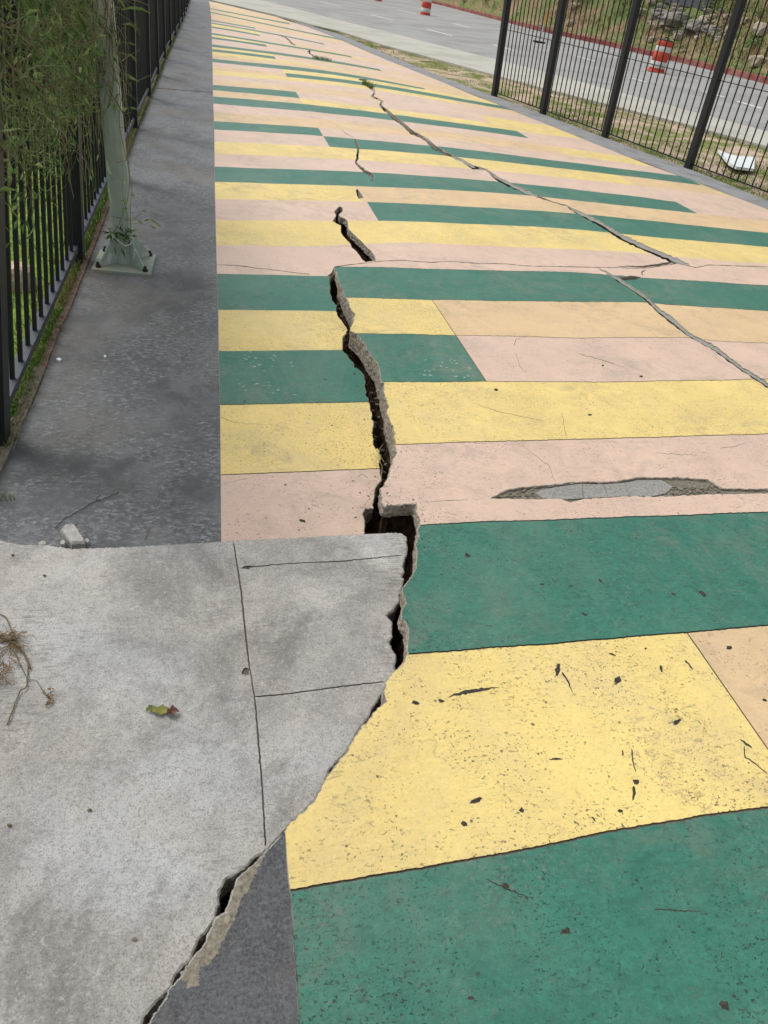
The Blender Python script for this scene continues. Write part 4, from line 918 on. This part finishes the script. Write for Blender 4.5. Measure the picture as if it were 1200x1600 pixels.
# ------------------------------------------------------------------ grass
def blade(mb, p, h, w, lean, m):
    a = random.uniform(0, 6.283); s_ = Vector((math.cos(a), math.sin(a), 0))*w/2; d = Vector((random.uniform(-1, 1), random.uniform(-1, 1), 0))*lean*h
    q = p+d*.35+Vector((0, 0, h*.6)); t = p+d+Vector((0, 0, h*(1-.3*lean)))
    mb.add([p-s_, p+s_, q+s_*.7, q-s_*.7, t], [(0, 1, 2, 3), (3, 2, 4)], m)
random.seed(21)
g = MB()
for i in range(17000):
    y = 1.5+random.random()**1.6*22
    if noise.noise(Vector((y*2.2, 4, 0))) < -.28 and random.random() < .8: continue
    x = random.uniform(-.82, -.712)+random.gauss(0, .006); dry = noise.noise(Vector((y*1.5, 9, 0))) > .18
    blade(g, Vector((x, y, -.02)), random.uniform(.03, .075), .0045, .8, 1 if dry and random.random() < .7 else random.choice((0, 0, 0, 2)))
tag(g.build('grass', [M['grass'], M['grass2'], M['grass3']]), 'narrow strip of grass between the rusty edging and the left fence', 'grass', kind='stuff')
g = MB()
for i in range(14000):
    y = 1.5+random.random()**1.3*14; x = -.85-random.random()**1.3*3.2
    z = -.03-(max(0, -x-1.2)*.08)
    blade(g, Vector((x, y, z)), random.uniform(.03, .08), .006, .7, random.choice((0, 0, 0, 1, 2)))
tag(g.build('grass', [M['grass'], M['grass2'], M['grass3']]), 'bright green lawn seen through the left fence', 'grass', kind='stuff')
# verge grass in tufts
g = MB()
def verge_pt(i, t, v):
    a = rail(R1, i, t)+Vector((0, 0, -.012)); b = rail(R2, i, t)+Vector((0, 0, -.02)); return a.lerp(b, v)
cnt = 0
while cnt < 12000:
    i = random.choice((3, 4, 5, 6, 7, 7, 8, 8, 9, 9, 9, 10, 10, 11)); t = random.random(); v = random.random(); p = verge_pt(i, t, v)
    dn_ = nz(p.x, p.y, .9); edge = min(v, 1-v) < .1
    if dn_ < -.02 and not edge: 
        if random.random() < .97: continue
    if dn_ > .15 or edge or random.random() < .4:
        blade(g, p, random.uniform(.02, .06), .009, 1., random.choice((0, 1, 1, 2, 2)) if not ((v < .3 and dn_ > .1) or v > .88) else random.choice((0, 0, 2))); cnt += 1
tag(g.build('grass', [M['grass'], M['grass2'], M['grass3']]), 'patchy olive and straw grass on the dirt verge behind the right fence', 'grass', kind='stuff')
def tuft(name, px, py, nb, r, h, lab, m=(0, 0, 2), z=0, rr=None):
    mb = MB(); c = P(px, py, z)
    for i in range(nb):
        a = random.uniform(0, 6.28); q = random.random()**.6*r; blade(mb, c+Vector((math.cos(a)*q*(rr or 1), math.sin(a)*q, -.01)), random.uniform(.4, 1)*h, .01 if h > .05 else .003, .9, random.choice(m))
    return tag(mb.build(name, [M['grass'], M['grass2'], M['grass3']]), lab, 'weed')
tuft('grass_tuft', 503, 93, 160, .28, .1, 'small green weed growing in the crack furthest up the painted path', rr=.8)
tuft('grass_tuft', 575, 134, 170, .3, .12, 'dark green weed growing from the top of the long diagonal crack', rr=.35)
tuft('grass_tuft', 8, 778, 40, .03, .04, 'tiny grass tuft on the dark band at the left edge', (0, 1, 2))
tuft('grass_tuft', 0, 700, 60, .03, .05, 'bright green tuft at the foot of the nearest left fence post', (0, 0, 2))

# ------------------------------------------------------------------ bank: rocks, rubble, shrubs, dead grass
def bank_pt(i, t, d):
    p = rail(R4, i, t); z = np.interp(d, [a for a, _ in bank_prof], [b for _, b in bank_prof])
    v = rad(p, d, float(z)); j = np.interp(d, [a for a, _ in bank_prof], range(len(bank_prof)))
    v.z += .35*min(1, max(0, (j-1)/4))*nz(v.x, v.y, .35); return v
def bank_at(px, py):                      # where the line of sight meets the bank
    i = max(2, min(len(SX)-2, sum(1 for s in SX if s <= px)-1)); best = None
    for d in np.arange(.3, 19.5, .12):
        # find station parameter whose point projects to px
        lo, hi = 0., 1.
        for _ in range(14):
            m_ = (lo+hi)/2
            if proj(bank_pt(i, m_, d))[0] < px: lo = m_
            else: hi = m_
        p = bank_pt(i, lo, d); e = abs(proj(p)[1]-py)
        if best is None or e < best[0]: best = (e, p)
    return best[1]
def rock_mesh(mb, c, rx, ry, rz, seed, m=0, sub=2):
    bm = bmesh.new(); bmesh.ops.create_icosphere(bm, subdivisions=sub, radius=1)
    for v in bm.verts:
        q = v.co.normalized(); f = 1+.35*noise.noise(q*1.4+Vector((seed, 0, 0)))+.12*noise.noise(q*4+Vector((0, seed, 0)))
        for ax in range(3):
            if abs(q[ax]) > .62: q[ax] = math.copysign(.62+(abs(q[ax])-.62)*.35, q[ax])
        v.co = Vector((q.x*rx*f, q.y*ry*f, q.z*rz*f))
    mb.add([c+v.co for v in bm.verts], [[v.index for v in f.verts] for f in bm.faces], m); bm.free()
ROCKS = [(1060, 60, .32, 'rock', 'rounded pale tan rock on the bank above the striped drum by the fence'), (1184, 102, .45, 'rock', 'largest pale boulder, on the green grass at the right edge behind the fence'), (1165, 36, .25, 'rock', 'small white rock beside the thickest fence post, high on the bank'),
         (1020, 65, .3, 'rock', 'flat pinkish rock directly above left of the drum behind the fence'), (892, 38, .35, 'rock', 'pinkish rock on the grass just right of the second fence post from the left'), (727, 2, .5, 'rock', 'pale block on the grass bank left of the fence, beyond the kerb'),
         (898, 13, .28, 'rock', 'small tan rock higher on the bank right of the second post'), (1190, 52, .5, 'rock', 'broad pink-tan boulder high on the bank at the right edge'), (810, 22, .2, 'rock', 'little pale stone on the kerbside grass right of the first fence post'),
         (1065, 82, .16, 'rock', 'tiny white stone on the grass right of the drum'), (846, 41, .16, 'rock', 'tiny pale stone on the grass behind the thin yellow marker'), (1140, 50, .3, 'rock', 'mid tan rock between the grey rubble and the rightmost post'),
         (1100, 34, .35, 'rock', 'grey tan rock under the right end of the grey rubble pile'), (1000, 20, .35, 'rock', 'pale rock at the left end of the grey rubble pile')]
for i, (x, y, r, nm, lab) in enumerate(ROCKS):
    c = bank_at(x, y); mb = MB(); rock_mesh(mb, c+Vector((0, 0, r*.2)), r, r*.8, r*.6, i*3.3); tag(mb.build(nm, M['rock']), lab, 'rock', 'rocks on the far bank')
mb = MB()
for x, y, r in ((1062, 28, 1.15), (1092, 36, .9), (1118, 43, .6), (1036, 20, .7)):
    c = bank_at(x, y); rock_mesh(mb, c-Vector((0, 0, r*.12)), r, r*.8, r*.34, x*.7, 0, 3)
for i in range(150):
    x = random.uniform(1015, 1150); y = random.uniform(6, 58)+(x-1080)*.2; c = bank_at(x, max(2, y)); r = random.uniform(.06, .26)
    rock_mesh(mb, c, r*random.uniform(.7, 1.5), r*.9, r*.55, i*1.7, random.choice((0, 0, 1)), 1)
tag(mb.build('rubble_pile', [M['rockg'], M['rock']]), 'heap of broken grey concrete rubble on the bank above the striped drum', 'rubble', kind='stuff')
c = bank_at(1075, 6); mb = MB()
a = bank_at(1040, 2)+Vector((0, 0, .35)); b = bank_at(1110, 12)+Vector((0, 0, .35)); mb.bar(a, b, .9, .25, (0, 0, 1)); mb.bar(a.lerp(b, .1)+Vector((0, 0, .3)), a.lerp(b, .9)+Vector((0, 0, .3)), .4, .18, (0, 0, 1))
tag(mb.build('concrete_beam', M['darkmetal']), 'dark grey slab lying across the top of the rubble heap', 'slab')
random.seed(31)
SHRUBS = [(990, 24, .8, 'low dark green shrub left of the fence post beside the rubble'), (975, 10, .8, 'green shrub topmost behind the third fence post'), (1142, 24, .9, 'bushy green shrub between the rubble heap and the thick right post'), (1188, 30, .9, 'green shrub at the right edge of the bank'),
          (1180, 72, .5, 'greyish green plant above the large pale boulder'), (1115, 12, .7, 'green shrub at the right end of the dark slab'), (905, 3, .8, 'dark shrub high on the bank above the second fence post'), (1075, 46, .35, 'small bush low in the grey rubble'), (760, 0, .6, 'green shrub on the bank top just left of the first fence post')]
for i, (x, y, r, lab) in enumerate(SHRUBS):
    c = bank_at(x, y); mb = MB(); stm = MB()
    for q in range(700):
        d = rv(1)
        if d.length > 1: continue
        d = d*(1+.5*noise.noise(d*2+Vector((i*4, 0, 0)))); p = c+Vector((d.x*r, d.y*r, abs(d.z)*r*.7)); mb.leaf(p, rv(1), rv(1), random.uniform(.06, .15), .04, .2, random.choice((0, 0, 1)))
    for q in range(8): stm.tube([c-Vector((0, 0, .1)), c+Vector((random.uniform(-.5, .5)*r, random.uniform(-.5, .5)*r, r*.6))], .012, 3)
    sh = tag(empty('shrub', c), lab, 'shrub', 'shrubs on the far bank'); child_mesh(mb, 'foliage', [M['leaf'], M['leaf2']], sh); child_mesh(stm, 'stems', M['stem2'], sh)
g = MB()
for i in range(26000):
    i_ = random.choice((5, 6, 6, 7, 7, 8, 8, 8, 9, 9, 9, 9, 10, 10, 10, 11)); d = random.uniform(.3, 13); p = bank_pt(i_, random.random(), d)
    gn = nz(p.x, p.y, .4, 5)
    if d < 2.6: mset = (0, 2, 1, 0)
    elif d < 5 : mset = (3, 3, 1, 3) if gn > -.1 else (2, 0, 3, 0)
    else: mset = (0, 2, 2) if gn > .0 else ((3, 1, 2) if gn < -.2 else (1, 2, 0))
    if d > 3 and nz(p.x, p.y, .8, 2) < -.2 and random.random() < .6: continue
    h = random.uniform(.05, .16) if d < 2.6 else random.uniform(.1, .45)
    blade(g, p-Vector((0, 0, .03)), h, .02 if d < 3 else .03, .8, random.choice(mset))
tag(g.build('bank_vegetation', [M['grass'], M['grass2'], M['grass3'], M['rusty_grass']]), 'weedy growth of green and rust-brown grass covering the far bank', 'grass', kind='stuff')
# pebbles and litter along the kerb
# ------------------------------------------------------------------ traffic drums
def drum(px, py, h, lab, tilt=0):
    p = road_pt(px, py); r = tag(empty('traffic_drum', p), lab, 'traffic drum', 'traffic drums along the far lane')
    r0, r1 = .29*h, .26*h
    def rr(z): return r0+(r1-r0)*z/h
    def section(za, zb, name, mat, lipz=.012):
        mb = MB(); n = 28; prof = [(za, rr(za)), (za+.01, rr(za)+lipz*.5), (zb-.01, rr(zb)+lipz*.5), (zb, rr(zb))]; vs = []; fs = []
        for z, q in prof:
            for k_ in range(n): t = 2*math.pi*k_/n; vs.append(Vector((q*math.cos(t), q*math.sin(t), z)))
        for j in range(3):
            for k_ in range(n): a = j*n+k_; b = j*n+(k_+1) % n; fs.append((a, b, b+n, a+n))
        mb.add(vs, fs); return mb.build(name, mat, r, True)
    zs = [.07, .13, .33, .62, .78, .94]
    section(zs[0]*h, zs[1]*h, 'orange_band', M['orange']); section(zs[1]*h, zs[2]*h, 'white_band', M['white']); section(zs[2]*h, zs[3]*h, 'orange_band', M['orange']); section(zs[3]*h, zs[4]*h, 'white_band', M['white']); section(zs[4]*h, zs[5]*h, 'orange_band', M['orange'])
    mb = MB(); mb.tube([Vector((0, 0, .005)), Vector((0, 0, .07*h))], [r0*1.12, r0*1.05], 24); mb.build('base_ring', M['orange'], r)
    mb = MB(); mb.tube([Vector((0, 0, zs[5]*h)), Vector((0, 0, .97*h)), Vector((0, 0, .985*h))], [r1, r1*.93, r1*.6], 24); mb.tube([Vector((-.09, 0, .98*h)), Vector((-.05, 0, 1.05*h)), Vector((.05, 0, 1.05*h)), Vector((.09, 0, .98*h))], .015, 6); mb.build('lid', M['rubber'], r)
    return r
drum(1024, 112.5, .92, 'orange and white striped traffic drum seen through the right fence')
drum(664, 23.5, 1.0, 'orange and white drum cut by the top edge of the picture, left of the fence')
drum(590, 1.5, 1.0, 'farthest drum, only its base showing at the top edge, left of the other drum')
# thin marker post on the road
mp_ = road_pt(842, 67); dl = tag(empty('marker_post', mp_), 'thin white and yellow marker on a dark base on the road behind the fence', 'marker')
mb = MB(); mb.bar(Vector((-.22, 0, .03)), Vector((.22, 0, .03)), .28, .06, (0, 1, 0)); mb.build('base', M['rubber'], dl)
mb = MB(); mb.tube([Vector((0, 0, .05)), Vector((.02, 0, .62))], .028, 8); mb.build('shaft', M['white'], dl)
mb = MB(); mb.tube([Vector((.02, 0, .62)), Vector((.03, 0, 1.0))], .03, 8); mb.build('reflector', simple('yellow_reflector', 'c9a23a', .5, .1), dl)

# ------------------------------------------------------------------ small things lying about
def extr(name, px, z, th, mat, lab, cat, lift=0.):
    mb = MB(); top = [P(x, y, z)+Vector((0, 0, th+lift*i)) for i, (x, y) in enumerate(px)]; lo = [p-Vector((0, 0, th)) for p in top]; n = len(top)
    mb.add(top+lo, [tuple(range(n)), tuple(range(2*n-1, n-1, -1))]+[(i, n+i, n+(i+1) % n, (i+1) % n) for i in range(n)])
    bm = bmesh.new(); me = bpy.data.meshes.new(name); me.from_pydata(mb.v, [], mb.f); bm.from_mesh(me); bmesh.ops.recalc_face_normals(bm, faces=bm.faces); bm.to_mesh(me); bm.free()
    return tag(link(name, me, mat), lab, cat)
bz = .1
extr('broken_board', [(1121, 238), (1133, 243), (1152, 248), (1178, 249), (1176.5, 268), (1149, 264.5), (1138, 258)], bz, .04, M['board'], 'broken white board with a pointed end lying on the verge behind the right fence', 'board')
# chunk of mortar and crumbs on the edge of the light slab
def chunk(name, poly, z, th, mat, lab, cat, seed, group=None):
    pts = rough(poly, 2.5, .7, True, seed); n = len(pts); base_ = [P(x, y, z) for x, y in pts]; c = sum(base_, Vector())/n; mb = MB()
    mid = [p+Vector((0, 0, th*.75)) for p in base_]; top = [p.lerp(c, .14)+Vector((0, 0, th*(1+.15*noise.noise(p*40)))) for p in base_]; cc = c+Vector((0, 0, th*1.05))
    mb.add(base_+mid+top+[cc], [(i, (i+1) % n, n+(i+1) % n, n+i) for i in range(n)]+[(n+i, n+(i+1) % n, 2*n+(i+1) % n, 2*n+i) for i in range(n)]+[(2*n+i, 2*n+(i+1) % n, 3*n) for i in range(n)])
    o = mb.build(name, mat)
    bm = bmesh.new(); bm.from_mesh(o.data); bmesh.ops.recalc_face_normals(bm, faces=bm.faces); bm.to_mesh(o.data); bm.free()
    return tag(o, lab, cat, group)
chunk('mortar_chunk', [(104, 828), (117, 828), (124, 838), (134, 853), (133, 858), (113, 859), (105, 850), (96, 838)], .0, .03, M['chunk'], 'large pale angular chunk of mortar at the edge between dark band and light slab', 'rubble', 5)
chunk('mortar_chunk', [(95, 853), (100, 850), (104, 853), (102, 858), (96, 858)], .0, .02, M['chunk'], 'small round pale crumb beside the large mortar chunk', 'rubble', 6)
chunk('mortar_chunk', [(60, 853), (68, 850), (74, 852), (73, 856), (62, 857)], .0, .015, M['chunk'], 'flat pale crumb on the slab edge left of the mortar chunk', 'rubble', 7)
chunk('mortar_chunk', [(132, 846), (138, 845), (141, 849), (137, 853)], .0, .012, M['chunk'], 'tiny broken crumb just right of the large mortar chunk', 'rubble', 8)
chunk('white_pebble', [(88, 563), (93, 561), (97, 563), (93, 566)], 0, .008, M['board'], 'small white pebble on the dark band, further left', 'pebble', 9)
chunk('white_pebble', [(162, 557), (165, 556), (167, 558), (164, 560)], 0, .006, M['board'], 'tiny white pebble in the middle of the dark band', 'pebble', 10)
for i, (q, lab) in enumerate([([(62, 452), (62, 418), (68, 410), (84, 412), (86, 452)], 'pinkish stone block standing in the lawn behind the left fence, between the pickets')]):
    c = P(74, 440, -.05); mb = MB(); c = Vector((-1.0, 3.75, .0)); rock_mesh(mb, c, .1, .09, .11, 4.4); tag(mb.build('stone_block', M['pinkstone']), lab, 'stone')
tw = MB(); tw.tube([P(x, y, .004) for x, y in rough([(86, 826), (92, 818), (104, 809), (122, 799), (140, 788), (150, 783), (160, 780), (186, 769)], 4, 1, seed=2)], .0013, 5)
tw.tube([P(x, y, .004) for x, y in [(106, 824), (114, 822), (123, 819)]], .0012, 5); tw.tube([P(x, y, .006) for x, y in [(150, 783), (152, 777), (157, 774)]], .0012, 5)
tag(tw.build('twig', M['rubber']), 'thin black curved twig lying on the dark band above the mortar chunk', 'twig')
tw = MB(); tw.tube([P(x, y, .003) for x, y in [(227, 842), (230, 833), (234, 823)]], .001, 5)
tag(tw.build('twig', M['stem2']), 'very short dark twig at the lower right of the dark band', 'twig')
# dried root and its hanging twig
dz = .062
rt_ = tag(empty('dried_root', P(15, 1010, dz)), 'dried brown tangled root with a bent twig on the light slab, left edge', 'dried plant')
mb = MB(); random.seed(44)
for pts, r in (([(0, 960), (10, 965), (15, 978), (20, 990), (28, 1003)], .0016), ([(-10, 992), (5, 998), (18, 1004), (28, 1012), (38, 1022), (43, 1035), (48, 1046)], .0028), ([(28, 1010), (40, 1025), (45, 1042), (43, 1060), (42, 1075), (30, 1085), (24, 1098), (18, 1118), (11, 1133)], .0017), ([(-10, 1000), (5, 1004), (20, 1000), (28, 1003)], .0026), ([(20, 1015), (30, 1035), (40, 1057)], .001), ([(42, 1062), (56, 1064), (66, 1078), (72, 1085)], .0008)):
    q = rough(pts, 3, 1, seed=pts[0][1]); mb.tube([P(x, y, dz)+Vector((0, 0, r+.006*abs(noise.noise(Vector((i*.3, pts[0][1], 0))))*2)) for i, (x, y) in enumerate(q)], r, 5, 1)
for i in range(110):
    x = random.gauss(14, 12); y = random.uniform(985, 1065) if x < 18 else random.uniform(990, 1015); p = P(x, y, dz)+Vector((0, 0, random.uniform(.002, .02)))
    pts = [p]; d = Vector((random.uniform(-1, 1), random.uniform(-1.2, .4), random.uniform(-.1, .15))).normalized()
    for q in range(5): d = (d+rv(.5)*1.1).normalized(); d.z *= .4; p = p+d*.007; p.z = max(p.z, dz+.001); pts.append(p)
    mb.tube(pts, .0009, 3, random.choice((0, 0, 1)))
mb2 = simple('tan_root_fibre', '8a704c', .8, .3, 60)
child_mesh(mb, 'roots', [mb2, M['stem2']], rt_)
mb = MB()
for i in range(30):
    p = P(random.gauss(77, 3), random.gauss(1092, 6), dz)+Vector((0, 0, random.uniform(.001, .008))); mb.leaf(p, rv(1)+Vector((.3, 0, 0)), Vector((0, 0, 1))+rv(.5), random.uniform(.006, .014), .005, .3)
tag(mb.build('dry_leaf', mb2), 'tiny crumpled tan leaf at the tip of the dried root', 'leaf')
lfroot = tag(empty('fallen_leaf', P(262, 1114, dz)), 'small curled yellow-green and brown leaf lying alone on the light slab', 'leaf')
def curled(px, py, a, L, w, mat, nm, curl):
    mb = MB(); n = 8; vs = []; fs = []; c = P(px, py, dz+.002); d = Vector((math.cos(a), math.sin(a), 0)); s_ = Vector((-d.y, d.x, 0))
    for i in range(n+1):
        t = i/n; ww = w*math.sin(math.pi*min(1, max(.03, t))**.8)*.5*(1+.25*math.sin(i*2.1))
        for j in (-1, -.5, 0, .5, 1): vs.append(c+d*(t-.5)*L+s_*ww*j+Vector((0, 0, .0025+abs(j)**1.5*ww*curl+.003*math.sin(i*1.3+j))))
    for i in range(n):
        for j in range(4): b = i*5+j; fs.append((b, b+1, b+6, b+5))
    mb.add(vs, fs); child_mesh(mb, nm, mat, lfroot, True)
curled(253, 1112, -.15, .05, .024, M['yleaf'], 'blade', .6); curled(271, 1115, .15, .03, .022, M['bleaf'], 'curled_tip', 1.4); curled(236, 1108, .6, .024, .015, M['leaf'], 'leaflet', .6)
mb = MB(); random.seed(2)
for i in range(7):
    x, y = [(70, 900), (20, 868), (210, 1468), (15, 1290), (140, 1266), (1023, 979), (1098, 927)][i]
    if x > 600: continue
    p = P(x, y, dz); rock_mesh(mb, p+Vector((0, 0, .002)), .006, .004, .003, i, 0, 1)
tag(mb.build('debris_crumbs', M['stem2']), 'scattered tiny dark crumbs on the light concrete slab', 'debris', kind='stuff')
mb = MB(); random.seed(71)
for edge, to, sgn in ((L_EDGE[1:26], lambda x, y: P(x, y), -1), (R_EDGE[1:60], toR, 1)):
    for i in range(240):
        a = random.randint(0, len(edge)-2); t = random.random(); x = edge[a][0]*(1-t)+edge[a+1][0]*t; y = edge[a][1]*(1-t)+edge[a+1][1]*t
        x += sgn*(3+abs(random.gauss(0, 7))); y += random.gauss(0, 3); r = random.uniform(.0006, .0022)*(1+(random.random() < .05)*1.3)
        rock_mesh(mb, to(x, y)+Vector((0, 0, r*.5)), r, r*.8, r*.7, i, random.choice((0, 1)), 1)
tag(mb.build('edge_grit', [M['wall'], M['patch']]), 'fine concrete grit scattered on the paint along both lips of the main crack', 'grit', kind='stuff')
# straw blades in the main crack
mb = MB()
for pts in ([(588, 722), (594, 700), (599, 694)], [(590, 715), (597, 728), (596, 745)], [(586, 700), (594, 712), (600, 722)]):
    mb.tube([P(x, y, .02) for x, y in pts], .0012, 4)
tag(mb.build('straw', M['grass2']), 'dry straw stalks caught in the widest part of the main crack', 'straw')
# crumbs of aggregate lodged in the main crack
mb = MB(); random.seed(17)
for i in range(160):
    t = random.random(); y = 440+t*390; x = np.interp(y, [p[1] for p in L_EDGE[:17]]+[840], [p[0] for p in L_EDGE[:17]]+[600])+random.uniform(4, 30)
    p = P(x, y, 0); p.z = random.uniform(-.17, -.09); r = random.uniform(.004, .018); rock_mesh(mb, p, r, r*.8, r*.7, i, 0, 1)
tag(mb.build('crack_rubble', M['patch']), 'loose stones and crumbs fallen inside the main crack', 'rubble', kind='stuff')
S.cycles.use_denoising = True
